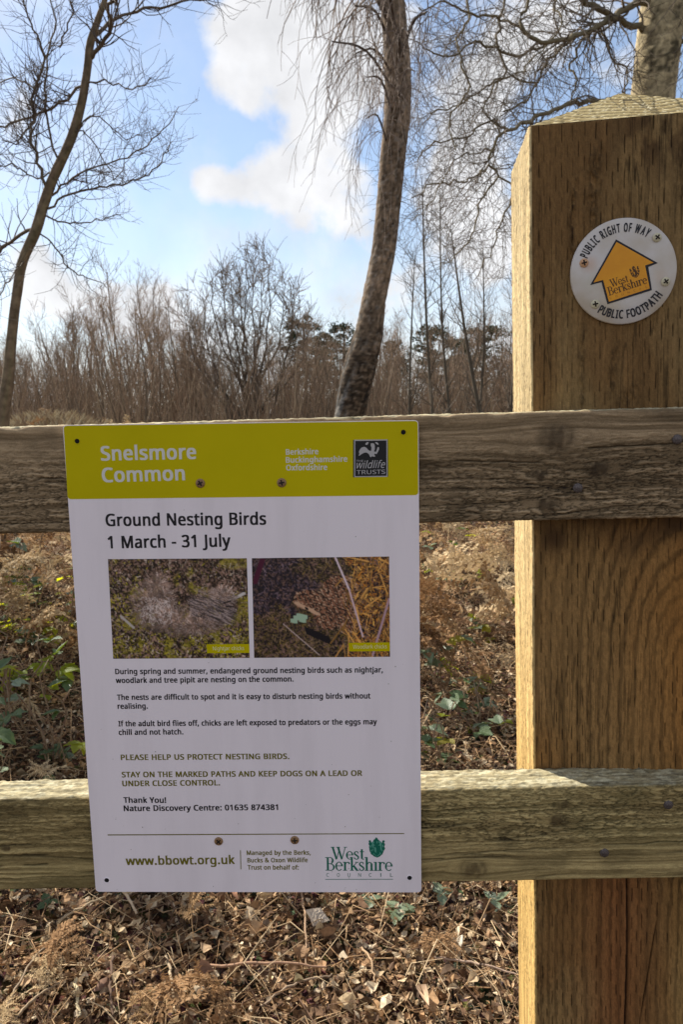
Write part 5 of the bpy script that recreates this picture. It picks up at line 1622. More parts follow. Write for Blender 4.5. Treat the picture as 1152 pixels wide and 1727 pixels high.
cnt = 0
while cnt < 290:
    x, y = scatter(rng, 1, 1.1, 6.0, power=1.1)
    x, y = float(x[0]), float(y[0])
    # bracken lies thick behind the sign and the left of the post, thin at bottom right
    keep = .9 if y > 2.4 else (.85 if x < .15 else .12)
    if rng.uniform() > keep:
        continue
    lift = .02 + rng.uniform(0, 1) ** 1.5 * (.10 if y < 2.2 else .28)
    seen = px_x(x, y)
    if y < 1.95:
        lb, gp = 'dead brown bracken frond on the litter below the lower rail', 'bracken fronds below the lower rail'
    elif seen < 130:
        lb, gp = 'dead brown bracken frond in the gap between the rails left of the notice', 'bracken fronds left of the notice'
    elif seen > 705:
        lb, gp = 'dead brown bracken frond in the gap between the notice and the post', 'bracken fronds between notice and post'
    else:
        lb, gp = 'dead brown bracken frond on the ground straight behind the notice', 'bracken fronds behind the notice'
    place_frond(int(rng.integers(8)), x, y, lift, rng.uniform(0, 6.28), rng.normal(.05, .3), rng.uniform(.32, .58) if y < 1.95 else rng.uniform(.42, .85), lb, gp)
    cnt += 1
# the rest of the bracken reads as one mass
Vs, Fs, Cs, base = [], [], [], 0
simple = []
for k in range(4):
    (v1, f1), v2, f2, v3, f3 = frond_mesh(200 + k, length=.5, pairs=12, teeth=4)
    simple.append((np.concatenate([v1, v2, v3]), f1, f2 + len(v1), f3 + len(v1) + len(v2)))
F4, F5 = [], []
for i in range(900):
    x, y = scatter(rng, 1, 2.6, 16, power=1.5)
    x, y = float(x[0]), float(y[0])
    v, f1, f2, f3 = simple[int(rng.integers(4))]
    a, pt, rl = rng.uniform(0, 6.28), rng.normal(-.15, .5), rng.normal(0, .6)
    R = np.array(Matrix.Rotation(a, 3, 'Z') @ Matrix.Rotation(pt, 3, 'Y') @ Matrix.Rotation(rl, 3, 'X'))
    w = v @ R.T * rng.uniform(.5, 1.1) + np.array([x, y, float(gz(x, y)) + rng.uniform(.02, .38)])
    Vs.append(w); F4 += [f1 + base, f2 + base]; F5.append(f3 + base); base += len(w)
    Cs.append(np.tile(np.array(BR[int(rng.integers(5))]) * rng.uniform(.8, 1.2), (len(w), 1)))
link('bracken_mass', make_mesh('bracken_mass', np.concatenate(Vs), [np.concatenate(F4), np.concatenate(F5)], np.concatenate(Cs), [m_br], smooth=False),
     kind='stuff', label='tangled mass of collapsed brown bracken beyond the fence', category='bracken')


# ------------------------------------------------------------------ trees
def unit(v):
    return v / (np.linalg.norm(v) + 1e-9)


def sweep(rg, p, d, length, r0, r1, n, wander=.25, lift=0.0):
    """one wandering limb: lift > 0 turns it up, < 0 lets it hang"""
    pts = [np.array(p, float)]
    d = unit(np.array(d, float))
    st = length / (n - 1)
    for i in range(n - 1):
        d = unit(d + rg.normal(0, wander, 3) + np.array([0, 0, lift]))
        pts.append(pts[-1] + d * st)
    return np.array(pts), np.linspace(r0, r1, n)


def resample(P, R_, n):
    P, R_ = np.asarray(P, float), np.asarray(R_, float)
    s = np.concatenate([[0], np.cumsum(np.linalg.norm(np.diff(P, axis=0), axis=1))])
    # smooth curve through the points
    t = np.linspace(0, s[-1], n)
    k = np.clip(np.searchsorted(s, t) - 1, 0, len(P) - 2)
    u = ((t - s[k]) / (s[k + 1] - s[k] + 1e-9))[:, None]
    P0, P1, P2, P3 = P[np.clip(k - 1, 0, None)], P[k], P[k + 1], P[np.clip(k + 2, None, len(P) - 1)]
    Q = .5 * ((2 * P1) + (-P0 + P2) * u + (2 * P0 - 5 * P1 + 4 * P2 - P3) * u ** 2 + (-P0 + 3 * P1 - 3 * P2 + P3) * u ** 3)
    return Q, np.interp(t, s, R_)


def offshoots(rg, path, n, len0, len1, rr=.5, spread=1.0, t0=.15, t1=1.0, wander=.22, lift=.05, seg=6, bias=(0, 0, 0), rmin=.0006, flat=1.0):
    P, R_ = path
    out = []
    m = len(P) - 1
    for _ in range(n):
        t = rg.uniform(t0, t1) * m
        i = min(int(t), m - 1)
        p = P[i] + (P[i + 1] - P[i]) * (t - i)
        ax = unit(P[i + 1] - P[i])
        rnd = rg.normal(0, 1, 3)
        rnd[1] *= flat
        side = unit(rnd - ax * (rnd @ ax))
        d = unit(ax * rg.uniform(.25, .9) + side * spread + np.array(bias))
        r = max(R_[i] * rr * rg.uniform(.7, 1.1), rmin)
        l = rg.uniform(len0, len1) * (1.15 - .5 * t / m)
        out.append(sweep(rg, p, d, l, r, max(r * .35, rmin * .7), seg, wander, lift))
    return out


def bark_tube(P, R_, sides, rough, seed, flare=0.0, groove=24):
    """a trunk with ridged bark, one surface"""
    v, q = tubes([(P, R_)], sides)
    n = len(P)
    k = np.arange(n * sides)
    ring, a = k // sides, (k % sides) * 2 * np.pi / sides
    C = P[ring]
    d = v - C
    l = np.linalg.norm(d, axis=1, keepdims=True) + 1e-9
    s = np.concatenate([[0], np.cumsum(np.linalg.norm(np.diff(P, axis=0), axis=1))])[ring]
    nn = fbm(np.cos(a) * 2.2 + s * 1.1 + 20, np.sin(a) * 2.2 + s * 1.7 + 20, seed, 3) - .5
    fine = fbm(a * 5 + 20, s * groove, seed + 3, 3) - .5
    r = l[:, 0] * (1 + rough * nn * 1.6 + rough * fine)
    if flare:
        r = r * (1 + flare * np.exp(-s / .25) * (1 + .5 * np.cos(a * 4 + seed)))
    return C + d / l * r[:, None], q, fine, nn, a, s


m_bark = attr_mat('tree_bark', rough=.9, spec=.12, noise=.45, scale=30, bump=.6, dist=.006)
m_twig = attr_mat('bare_twigs', rough=.85, spec=.15, noise=.0)


def tree_thing(name, label, cat, base, group=None):
    o = bpy.data.objects.new(name, None)
    o.empty_display_size = .3
    col.objects.link(o)
    o.location = base
    o['label'] = label
    o['category'] = cat
    if group:
        o['group'] = group
    return o


def twig_mesh(name, paths, base, c, sides=3, jitter=.2, seed=0):
    by = sorted(paths, key=lambda g: len(g[0]))
    v, f = tubes(by, sides)
    rg = np.random.default_rng(seed)
    cols = []
    byn = {}
    for p, r in by:
        byn.setdefault(len(p), []).append(r)
    for n, g in byn.items():
        k = rg.uniform(1 - jitter, 1 + jitter, len(g))
        cols.append(np.repeat(k, n * sides))
    k = np.concatenate(cols)[:, None]
    return make_mesh(name, v - np.asarray(base), f, np.array(c) * k, [m_twig])


def A(x, y, d):
    return np.array(at(x, y, d))


def traced(pts, d, widths, n=None, dd=None):
    """limb through seen points (x, y) at distance d (list or number), widths in picture units"""
    D_ = d if isinstance(d, (list, tuple, np.ndarray)) else [d] * len(pts)
    P = [A(x, y, q_) for (x, y), q_ in zip(pts, D_)]
    W_ = np.interp(np.linspace(0, 1, len(pts)), np.linspace(0, 1, len(widths)), widths)
    R_ = [w * .86 / 2 / FPX * q_ for w, q_ in zip(W_, D_)]
    return resample(P, R_, n or len(pts) * 3)


# ---- slender young tree at the left edge
rg = np.random.default_rng(40)
DL = 3.6
trunk_px = [(-8, 1010), (-2, 860), (3, 712), (13, 640), (19, 570), (27, 500), (37, 442), (60, 388), (73, 345), (90, 298), (110, 256), (126, 215), (139, 165), (147, 115), (152, 72), (166, 30), (178, -10), (185, -90), (200, -220)]
tw = [30, 28, 26, 23, 19, 18, 18, 20, 19, 18, 17, 17, 15, 14, 14, 11, 9, 7, 5]
P, R_ = traced(trunk_px, DL, tw, 110)
base = np.array([P[0][0], P[0][1], float(gz(P[0][0], P[0][1])) - .03])
v, q, fine, nn, a, s = bark_tube(P, R_, 14, .10, 7)
c = np.array((.17, .125, .082)) * (1 + fine * 1.2 + nn * .8)[:, None]
green = sstep(.0, .3, nn + .1)[:, None] * .5
c = c * (1 - green) + np.array((.12, .115, .06)) * green
low = sstep(.95, .55, s)[:, None]
c = c * (1 - .4 * low)
t_left = tree_thing('bare_tree', 'slender bare young tree curving up along the left edge of the view', 'tree', base)
link('trunk', make_mesh('trunk', v - base, q, c, [m_bark]), t_left)
limbs = [
    ([(152, 78), (180, 40), (220, 22), (280, 9), (345, 0), (420, -20)], [12, 8, 6, 4], 40),
    ([(80, 325), (62, 262), (52, 235), (55, 190), (57, 150), (74, 105), (62, 60), (42, 20), (32, -30)], [9, 8, 6, 4], 70),
    ([(144, 138), (104, 170), (62, 195), (20, 205), (-30, 228)], [8, 6, 5], 50),
    ([(75, 350), (100, 318), (150, 285), (200, 270), (245, 245), (280, 212), (300, 178)], [8, 5, 4, 2], 55),
    ([(80, 352), (120, 325), (170, 317), (225, 305), (262, 285), (288, 240)], [7, 5, 3], 45),
    ([(72, 362), (110, 374), (160, 372), (203, 362)], [6, 4, 2], 28),
    ([(62, 382), (20, 405), (-10, 430), (-40, 480)], [10, 9, 7], 30),
    ([(68, 395), (92, 418), (118, 455), (150, 468), (178, 484)], [5, 4, 2], 30),
    ([(139, 142), (180, 137), (225, 150), (257, 130)], [5, 4, 2], 28),
    ([(112, 250), (150, 195), (190, 215), (215, 235), (240, 230)], [5, 3, 2], 26),
    ([(100, 275), (78, 200), (80, 100), (90, 40), (80, -20)], [7, 5, 4], 40),
    ([(150, 100), (182, 60), (186, 20), (200, -30)], [12, 10, 8], 24),
    ([(95, 290), (60, 300), (20, 280), (-20, 290)], [5, 4, 3], 35),
    ([(40, 440), (15, 470), (-15, 520)], [5, 4, 3], 18),
    ([(125, 215), (160, 240), (190, 300), (215, 270)], [4, 3, 2], 24),
    ([(57, 150), (20, 130), (-10, 150)], [5, 4, 3], 22),
    ([(55, 200), (30, 240), (5, 235)], [5, 4, 3], 22),
    ([(100, 80), (120, 20), (110, -20)], [5, 4, 3], 22),
]
main, tws = [], []
for pts, wd, nt_ in limbs:
    m_ = len(pts)
    dr = rg.uniform(-.5, .5)
    ds = [DL + dr * (i / (m_ - 1)) ** 1.2 for i in range(m_)]
    pt = traced(pts, ds, [w_ * .66 for w_ in wd], m_ * 4)
    pt[0][1:] += rg.normal(0, .005, (len(pt[0]) - 1, 3))
    main.append(pt)
    up = .10
    t1 = offshoots(rg, pt, nt_, .08, .30, .5, 1.0, .12, 1.0, .16, up, 7, (0, 0, .25), .0011, .6)
    tws += t1
    for tt in t1:
        tws += offshoots(rg, tt, int(rg.integers(1, 4)), .05, .14, .7, .9, .2, 1.0, .16, up, 4, (0, 0, .2), .0009, .7)
link('branches', twig_mesh('branches', main, base, (.14, .11, .08), 6, .1, 1), t_left)
link('twigs', twig_mesh('twigs', tws, base, (.12, .095, .078), 3, .3, 2), t_left, kind='stuff')

# ---- leaning birch in the middle
rg = np.random.default_rng(41)
DB = 5.6
bt = [(560, 900), (572, 800), (590, 702), (598, 656), (611, 606), (622, 566), (631, 509), (646, 430), (655, 350), (664, 255), (670, 190), (671, 130), (667, 60), (661, -10), (655, -120), (650, -300), (640, -520)]
bw = [70, 64, 60, 62, 60, 55, 45, 45, 45, 46, 49, 49, 46, 44, 40, 34, 22]
P, R_ = traced(bt, DB, bw, 460)
base = np.array([P[0][0], P[0][1], float(gz(P[0][0], P[0][1])) - .03])
v, q, fine, nn, a, s = bark_tube(P, R_, 44, .10, 17, .0, 30)
c = np.array((.185, .135, .092)) * (1 + fine * 2.0 + nn * .8)[:, None]
f2 = fbm(a * 7 + 9, s * 24, 55, 5, .65) * .5 + fbm(a * 3, s * 85, 56, 4) * .5
dark = sstep(.52, .62, f2)[:, None]
c = c * (1 - .34 * dark)
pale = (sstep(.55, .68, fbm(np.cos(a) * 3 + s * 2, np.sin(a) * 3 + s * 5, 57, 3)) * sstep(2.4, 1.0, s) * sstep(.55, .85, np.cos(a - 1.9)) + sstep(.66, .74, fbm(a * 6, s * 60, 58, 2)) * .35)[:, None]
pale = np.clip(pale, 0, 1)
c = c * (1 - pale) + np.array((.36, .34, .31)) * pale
rug = sstep(1.95, 1.25, s)[:, None] * sstep(.42, .52, f2)[:, None]
c = c * (1 - .62 * rug) * (1 - .45 * sstep(2.1, 1.3, s))[:, None]
t_birch = tree_thing('silver_birch', 'leaning grey brown birch trunk with dark ridged foot, centre of the view', 'tree', base)
link('trunk', make_mesh('trunk', v - base, q, np.clip(c, .01, .6), [m_bark]), t_birch)
arms, tws = [], []
# arms reach out above the frame and let the long shoots hang
for (x0, y0, x1, y1, w0, dd) in ((660, 40, 560, -60, 12, -.8), (662, 0, 520, -40, 12, -.3), (664, 90, 600, 10, 6, -.9), (668, 140, 600, 90, 5, -.5), (668, 160, 560, 70, 5, -1.0),
                                 (672, 120, 720, 20, 7, -.6), (666, -20, 700, -120, 10, -1.2), (668, 60, 640, -30, 6, -1.3), (664, 200, 620, 130, 5, -.8), (670, 100, 690, 60, 5, -1.0),
                                 (660, -60, 480, -120, 12, -.6), (655, 250, 618, 200, 4, -.6), (670, 180, 700, 120, 4, -.7), (662, 20, 590, -30, 8, .5)):
    a0 = A(x0, y0, DB); a1 = A(x1, y1, DB + dd)
    mid = (a0 + a1) / 2 + np.array([0, 0, .12])
    pt = resample([a0, mid, a1], np.array([w0, w0 * .7, w0 * .35]) / 2 / FPX * DB, 9)
    arms.append(pt)
    hang = offshoots(rg, pt, 9, .3, 1.25, .35, .6, .1, 1.0, .12, -.30, 12, (-.15, 0, -.1), .0015)
    tws += hang
    for h in hang:
        tws += offshoots(rg, h, 6, .08, .36, .8, .7, .1, 1.0, .15, -.16, 6, (0, 0, -.2), .0012)
link('branches', twig_mesh('branches', arms, base, (.10, .075, .06), 6, .1, 3), t_birch)
link('hanging_twigs', twig_mesh('hanging_twigs', tws, base, (.20, .155, .125), 3, .3, 4), t_birch, kind='stuff')

# ---- larger birch behind the post with a crooked limb over the gap
rg = np.random.default_rng(42)
DR = 6.8
rt = [(1085, 1000), (1090, 760), (1095, 500), (1098, 300), (1102, 170), (1110, 90), (1118, 20), (1122, -60), (1128, -250), (1135, -420)]
P, R_ = traced(rt, DR, [90, 86, 82, 80, 76, 76, 78, 68, 54, 34], 300)
base = np.array([P[0][0], P[0][1], float(gz(P[0][0], P[0][1])) - .03])
v, q, fine, nn, a, s = bark_tube(P, R_, 36, .09, 27, .0, 24)
c = np.array((.38, .31, .185)) * (1 + fine * .8 + nn * .9)[:, None]
f2 = fbm(a * 3 + 9, s * 14, 65, 5)
c = c * (1 - .75 * sstep(.60, .70, f2))[:, None]
t_right = tree_thing('silver_birch', 'thick pale olive birch trunk rising behind the pointed top of the post', 'tree', base)
link('trunk', make_mesh('trunk', v - base, q, np.clip(c, .01, .6), [m_bark]), t_right)
limbs = [
    ([(1100, 4), (1072, 6), (1026, 34), (992, 54), (970, 62), (924, 71), (890, 59), (880, 34), (892, 5), (880, -40)], [18, 13, 10, 8, 5], 60, -.9),
    ([(970, 62), (930, 100), (905, 140), (890, 165), (850, 190)], [7, 5, 4], 50, -.7),
    ([(1100, 180), (1040, 172), (990, 170), (930, 187), (890, 207), (857, 218), (834, 249), (825, 277), (842, 296), (870, 320)], [14, 10, 8, 6, 4], 70, -1.2),
    ([(825, 277), (800, 300), (770, 306), (730, 312), (700, 330)], [5, 4, 3], 45, -.8),
    ([(1110, 60), (1060, 40), (1000, 10), (960, -20), (900, -60)], [16, 12, 8], 40, -.5),
    ([(924, 71), (860, 95), (800, 70), (760, 95), (715, 85)], [6, 5, 3], 60, -.9),
    ([(890, 59), (850, 30), (800, 25), (750, 5), (705, 15)], [6, 5, 3], 60, -1.4),
    ([(992, 54), (965, 110), (972, 140), (960, 175)], [6, 5, 3], 30, -.6),
    ([(905, 140), (860, 130), (815, 150), (770, 180), (720, 190)], [5, 4, 3], 55, -1.0),
    ([(857, 218), (820, 205), (790, 230), (750, 235), (700, 270)], [5, 4, 3], 55, -1.2),
    ([(1010, 40), (1030, 90), (1060, 120), (1050, 170)], [5, 4, 3], 26, -.4),
    ([(834, 249), (800, 255), (760, 280), (735, 330), (700, 370)], [4, 3, 2], 55, -1.2),
    ([(842, 296), (810, 340), (800, 390), (770, 430), (740, 450)], [5, 4, 2], 60, -1.1),
    ([(870, 320), (850, 370), (830, 420), (800, 470)], [5, 4, 2], 55, -.9),
    ([(1135, 60), (1165, 100), (1200, 190)], [8, 6, 4], 40, -.7),
    ([(1125, -20), (1160, -10), (1210, 30)], [10, 6, 4], 40, -.7),
    ([(960, -20), (930, 10), (950, 40), (900, 100), (870, 130)], [6, 4, 3], 50, -1.5),
    ([(780, -40), (790, 30), (770, 80), (790, 140), (760, 200), (770, 260)], [6, 5, 3], 60, -1.0),
    ([(860, -30), (840, 60), (850, 120), (820, 180), (840, 230), (810, 300)], [6, 5, 3], 60, -.4),
]
main, tws = [], []
for pts, wd, nt_, dr in limbs:
    m_ = len(pts)
    ds = [DR + dr * min(1, (i / 5.0)) for i in range(m_)]
    pt = traced(pts, ds, [w_ * .8 for w_ in wd], m_ * 4)
    pt[0][1:] += rg.normal(0, .012, (len(pt[0]) - 1, 3))
    main.append(pt)
    t1 = offshoots(rg, pt, int(nt_ * .66), .25, .9, .42, 1.0, .05, 1.0, .22, -.03, 10, (-.12, 0, -.1), .0021, .8)
    tws += t1
    for tt in t1:
        t2 = offshoots(rg, tt, int(rg.integers(3, 6)), .12, .42, .7, .9, .1, 1.0, .20, -.06, 6, (0, 0, -.1), .0014, .8)
        tws += t2
link('branches', twig_mesh('branches', main, base, (.17, .14, .085), 6, .1, 5), t_right)
link('twigs', twig_mesh('twigs', tws, base, (.15, .12, .09), 3, .35, 6), t_right, kind='stuff')


# unseen stout tree, added left of the view to shade the bottom left ground
rg = np.random.default_rng(46)
base = np.array([-4.42, 5.16, float(gz(-4.42, 5.16)) - .05])
pt = resample([(0, 0, 0), (.05, 0, 1.2), (-.05, .1, 2.6), (.05, .1, 3.8), (0, 0, 5.0)], [.20, .17, .15, .13, .08], 40)
v, q, fine, nn, a, s = bark_tube(*pt, 20, .10, 31, .2, 10)
o = tree_thing('bare_tree', 'unseen stout bare tree added left of the view to shade the ground', 'tree', base)
link('trunk', make_mesh('trunk', v, q, np.array((.12, .10, .075)) * (1 + fine + nn)[:, None], [m_bark]), o)
b1 = offshoots(rg, pt, 26, .4, .9, .3, 1.0, .2, .8, .16, -.02, 9, (0, 0, 0), .006)
b2 = []
for b_ in b1:
    b2 += offshoots(rg, b_, 8, .2, .5, .6, .9, .2, 1.0, .2, .04, 6, (0, 0, .2), .003)
link('branches', twig_mesh('branches', b1 + b2, (0, 0, 0), (.12, .10, .07), 4, .2, 12), o)


# ------------------------------------------------------------------ the far thicket: bare young trees, each its own
def bare_tree_mesh(seed, height, stems, spread, density, upright=.12):
    rg = np.random.default_rng(seed)
    trunks, tw = [], []
    for k in range(stems):
        a = rg.uniform(0, 6.28)
        lean = rg.uniform(0.02, spread)
        h = height * rg.uniform(.75, 1.0)
        r = .012 * h * rg.uniform(.6, 1.1)
        tr = sweep(rg, (rg.normal(0, .15), rg.normal(0, .15), -.1), (math.cos(a) * lean, math.sin(a) * lean, 1), h, r, r * .22, 12, .05, .02)
        trunks.append(tr)
        b1 = offshoots(rg, tr, int(density * rg.uniform(.8, 1.2)), h * .12, h * .34, .45, .8, .22, 1.0, .10, upright, 7, (0, 0, .55), .006)
        tw += b1
        for b_ in b1:
            b2 = offshoots(rg, b_, 6, h * .05, h * .15, .6, .8, .15, 1.0, .14, upright, 5, (0, 0, .4), .0050)
            tw += b2
            for c_ in b2[::2]:
                tw += offshoots(rg, c_, 2, h * .03, h * .08, .7, .8, .2, 1.0, .14, upright, 4, (0, 0, .3), .0044)
    return trunks, tw


def split_tree(seed, *a, c=(.15, .115, .08), ct=(.27, .19, .13)):
    tr, tw = bare_tree_mesh(seed, *a)
    return (twig_mesh('trunk', tr, (0, 0, 0), c, 5, .15, seed), twig_mesh('branches', tw, (0, 0, 0), ct, 3, .3, seed))


protos = [split_tree(300 + k, [5.2, 6.0, 4.6, 5.6, 6.4, 5.0, 4.2][k % 7], [2, 3, 2, 1, 2, 4, 3][k % 7], .22, [17, 15, 16, 22, 20, 12, 14][k % 7]) for k in range(7)]
rg = np.random.default_rng(44)
n_t = 0
while n_t < 230:
    d = rg.uniform(18, 42)
    x = rg.uniform(-.62, .62) * d
    ppx = 576 + x / d * FPX
    # height of the skyline asked for at this place in the thicket
    sky_y = np.interp(ppx, [-100, 0, 90, 150, 250, 330, 380, 430, 500, 560, 620, 700, 800, 900, 1300], [560, 565, 540, 505, 465, 510, 575, 580, 560, 520, 560, 500, 520, 540, 520])
    h = (700 - sky_y) / FPX * d + 1.12 - .2
    h *= rg.uniform(.55, 1.05) ** .6
    k = int(rg.integers(7))
    o = bpy.data.objects.new('thicket_tree', None)
    col.objects.link(o)
    o.location = (x, d, float(gz(x, d)) - .05)
    sc = h / [5.2, 6.0, 4.6, 5.6, 6.4, 5.0, 4.2][k] / .92
    o.scale = (sc * rg.uniform(.8, 1.1),) * 2 + (sc,)
    o.rotation_euler = (0, 0, rg.uniform(0, 6.28))
    if ppx < 20:
        lb, gp = 'slender leafless tree of the far thicket seen left of the curving young tree', 'thicket trees at the far left'
    elif ppx < 300:
        lb, gp = 'slender leafless tree in the far thicket left of the round headed tree', 'thicket trees left of the round headed tree'
    elif ppx < 600:
        lb, gp = 'slender leafless tree in the far thicket between round headed tree and leaning birch', 'thicket trees right of the round headed tree'
    elif ppx < 870:
        lb, gp = 'slender leafless tree of the far thicket between the leaning birch and the post', 'thicket trees between birch and post'
    else:
        lb, gp = 'slender leafless tree of the far thicket behind the thick post', 'thicket trees behind the post'
    o['label'] = lb
    o['category'] = 'tree'
    o['group'] = gp
    link('trunk', protos[k][0], o)
    link('branches', protos[k][1], o)
    n_t += 1

# the round headed tree standing over the thicket
rg = np.random.default_rng(47)
DT = 21.0
bx, by = A(418, 700, DT)[0], DT
gz0 = float(gz(bx, by)) - .05
trs, tw = [], []
for (px_, py_, w) in ((340, 500, 7), (372, 455, 7), (400, 440, 8), (425, 432, 8), (455, 450, 7), (480, 478, 6), (505, 520, 6), (322, 545, 5), (515, 560, 5), (308, 520, 5), (355, 475, 5), (495, 495, 5), (415, 445, 5), (390, 470, 6), (440, 465, 6)):
    e = A(px_, py_, DT + rg.uniform(-1.2, 1.2))
    b0 = np.array([bx + rg.normal(0, .22), by + rg.normal(0, .22), gz0])
    k1 = b0 + np.array([rg.normal(0, .1) + (e[0] - b0[0]) * .30, 0, (e[2] - b0[2]) * .34])
    k2 = b0 + (e - b0) * .72 + np.array([(e[0] - b0[0]) * .12, 0, -.05 * (e[2] - b0[2])])
    pt = resample([b0, k1, k2, e], [.042, .036, .022, .008], 16)
    pt[0][2:] += rg.normal(0, .03, (14, 3))
    trs.append(pt)
    b1 = offshoots(rg, pt, 22, .5, 1.5, .5, .8, .35, 1.0, .12, .06, 8, (0, 0, .3), .0085)
    tw += b1
    for b_ in b1:
        b2 = offshoots(rg, b_, 7, .2, .7, .65, .8, .15, 1.0, .14, .08, 5, (0, 0, .25), .007)
        tw += b2
base = np.array([bx, by, gz0])
t_round = tree_thing('bare_tree', 'tall bare tree with a rounded fan of branches above the thicket', 'tree', base)
link('trunk', twig_mesh('trunk', trs, base, (.11, .09, .07), 6, .1, 8), t_round)
link('branches', twig_mesh('branches', tw, base, (.20, .15, .11), 3, .25, 9), t_round)

# mid distance saplings right of the birch
rg = np.random.default_rng(48)
for i, (px_, lx, top_, d, w, lb) in enumerate((
        (738, 712, 300, 12, 7, 'thin upright bare sapling just right of the leaning birch'),
        (770, 742, 330, 14, 6, 'thin bare sapling between the leaning birch and the post, second from the birch'),
        (830, 760, 380, 13, 8, 'bare sapling leaning left towards the birch, close beside the post'),
        (802, 815, 420, 15, 6, 'thin straight bare sapling a little left of the post'),
        (690, 700, 430, 16, 6, 'short thin sapling close against the right side of the leaning birch'),
        (856, 868, 350, 14, 7, 'bare sapling whose stem runs up along the left edge of the post'))):
    b0 = A(px_, 700, d)
    b0[2] = float(gz(b0[0], d)) - .05
    e = A(lx, top_, d)
    pt = resample([b0, (b0 + e) / 2 + rg.normal(0, .1, 3), e], [w / 2 / FPX * d, w / 3 / FPX * d, .006], 16)
    b1 = offshoots(rg, pt, 34, .3, 1.3, .45, .8, .15, 1.0, .13, .06, 7, (0, 0, .4), .004)
    tw = list(b1)
    for b_ in b1:
        tw += offshoots(rg, b_, 5, .12, .45, .65, .8, .15, 1.0, .16, .05, 5, (0, 0, .2), .0032)
    o = tree_thing('sapling', lb, 'sapling', b0)
    link('trunk', twig_mesh('trunk', [pt], b0, (.09, .075, .055), 6, .1, i), o)
    link('branches', twig_mesh('branches', tw, b0, (.12, .095, .07), 3, .25, i), o)

# understorey of the thicket: stems beyond counting
rg = np.random.default_rng(49)
paths = []
N = 24000
d = rg.uniform(17, 46, N)
x = rg.uniform(-.66, .66, N) * d
z = gz(x, d)
for xi, di, zi in zip(x, d, z):
    h = (.7 + 2.9 * rg.uniform() ** 1.5) * (di / 28) ** .5
    lean = rg.normal(0, .22, 2)
    p0 = np.array([xi, di, zi - .05])
    p2 = p0 + np.array([lean[0] * h, lean[1] * h, h])
    p1 = (p0 + p2) / 2 + np.array([rg.normal(0, .08), 0, 0])
    r = rg.uniform(.005, .014)
    paths.append((np.array([p0, p1, p2]), np.array([r, r * .8, r * .35])))
v, f = tubes(paths, 3)
pal = np.array([(.31, .225, .15), (.22, .16, .11), (.40, .305, .20), (.29, .20, .13), (.13, .10, .07)])
c = np.repeat(pal[rg.choice(5, N)], 9, 0)
link('thicket_undergrowth', make_mesh('thicket_undergrowth', v, f, c, [m_twig]), kind='stuff',
     label='brown mass of thin bare stems filling the foot of the thicket', category='undergrowth')

# ------------------------------------------------------------------ pines beyond the thicket
m_pine = attr_mat('pine_needles', rough=.7, spec=.25, noise=.0, translucent=.1)
rg = np.random.default_rng(50)
for i, (px_, top_, wpx, d, lb) in enumerate((
        (512, 543, 62, 62, 'dark green pine with a flat top left of the leaning birch'),
        (572, 560, 66, 66, 'dark pine showing just left of the leaning birch trunk'),
        (545, 572, 44, 70, 'small dark pine between the two left of the leaning birch'),
        (725, 562, 64, 64, 'dark green pine seen right of the leaning birch'),
        (775, 578, 46, 68, 'lower dark pine between two others right of the leaning birch'),
        (820, 560, 74, 62, 'broad dark pine seen nearest the left side of the post'),
        (668, 585, 40, 70, 'low dark pine right behind the leaning birch trunk'))):
    top = A(px_, top_ - 12, d)
    base = np.array([top[0], d, float(gz(top[0], d)) - .1])
    H_ = top[2] - base[2]
    wid = wpx / FPX * d / 2
    o = tree_thing('pine_tree', lb, 'pine', base)
    pt = resample([base, base + np.array([rg.normal(0, .2), 0, H_ * .55]), base + np.array([rg.normal(0, .2), 0, H_ * .96])], [.22, .15, .05], 10)
    link('trunk', twig_mesh('trunk', [pt], base, (.12, .08, .055), 8, .05, i), o)
    pts_ = []
    for _ in range(52):
        t = rg.uniform(.42, 1.0)
        r_ = wid * (1 - ((t - .74) / .36) ** 2 * .6) * math.sqrt(rg.uniform())
        a = rg.uniform(0, 6.28)
        cpos = base + np.array([math.cos(a) * r_, math.sin(a) * r_, H_ * t - .15])
        nn_ = 70
        q_ = rg.normal(0, 1, (nn_, 3)); q_ /= np.linalg.norm(q_, axis=1, keepdims=True)
        pts_.append(cpos + q_ * rg.uniform(.2, 1, (nn_, 1)) ** .5 * np.array([.62, .62, .30]) * rg.uniform(.7, 1.3))
    Pn = np.concatenate(pts_)
    v, f, c = leaf_cloud(rg, Pn, rg.uniform(.14, .30, len(Pn)), [(.028, .045, .020), (.040, .060, .026), (.055, .070, .035)], tilt=.9, curl=.3)
    link('crown', make_mesh('crown', v - base, f, c, [m_pine], smooth=False), o)

# ------------------------------------------------------------------ straw grass on the heath
rg = np.random.default_rng(52)
N = 60000
d = 9 + 12 * rg.uniform(0, 1, N) ** 1.2
x = np.where(rg.uniform(0, 1, N) < .6, rg.uniform(-.62, -.18, N) * d, rg.uniform(-.62, .62, N) * d)
clump = vnoise(x * .9, d * .9, 77)
keep = clump > .35
x, d = x[keep], d[keep]
z = gz(x, d)
n = len(x)
h = rg.uniform(.10, .26, n) * (.5 + clump[keep]) * np.where(x / d < -.28, 1.5, .9)
az, ln = rg.uniform(0, 6.28, n), rg.uniform(.1, .7, n)
w = rg.uniform(.002, .005, n)
b0 = np.stack([x, d, z], 1)
wv = np.stack([np.cos(az + 1.57), np.sin(az + 1.57), az * 0], 1) * w[:, None]
tip = b0 + np.stack([np.cos(az) * ln * h, np.sin(az) * ln * h, h], 1)
mid = b0 + np.stack([np.cos(az) * ln * h * .3, np.sin(az) * ln * h * .3, h * .6], 1)
V = np.stack([b0 - wv, b0 + wv, mid + wv * .8, tip, mid - wv * .8], 1).reshape(-1, 3)
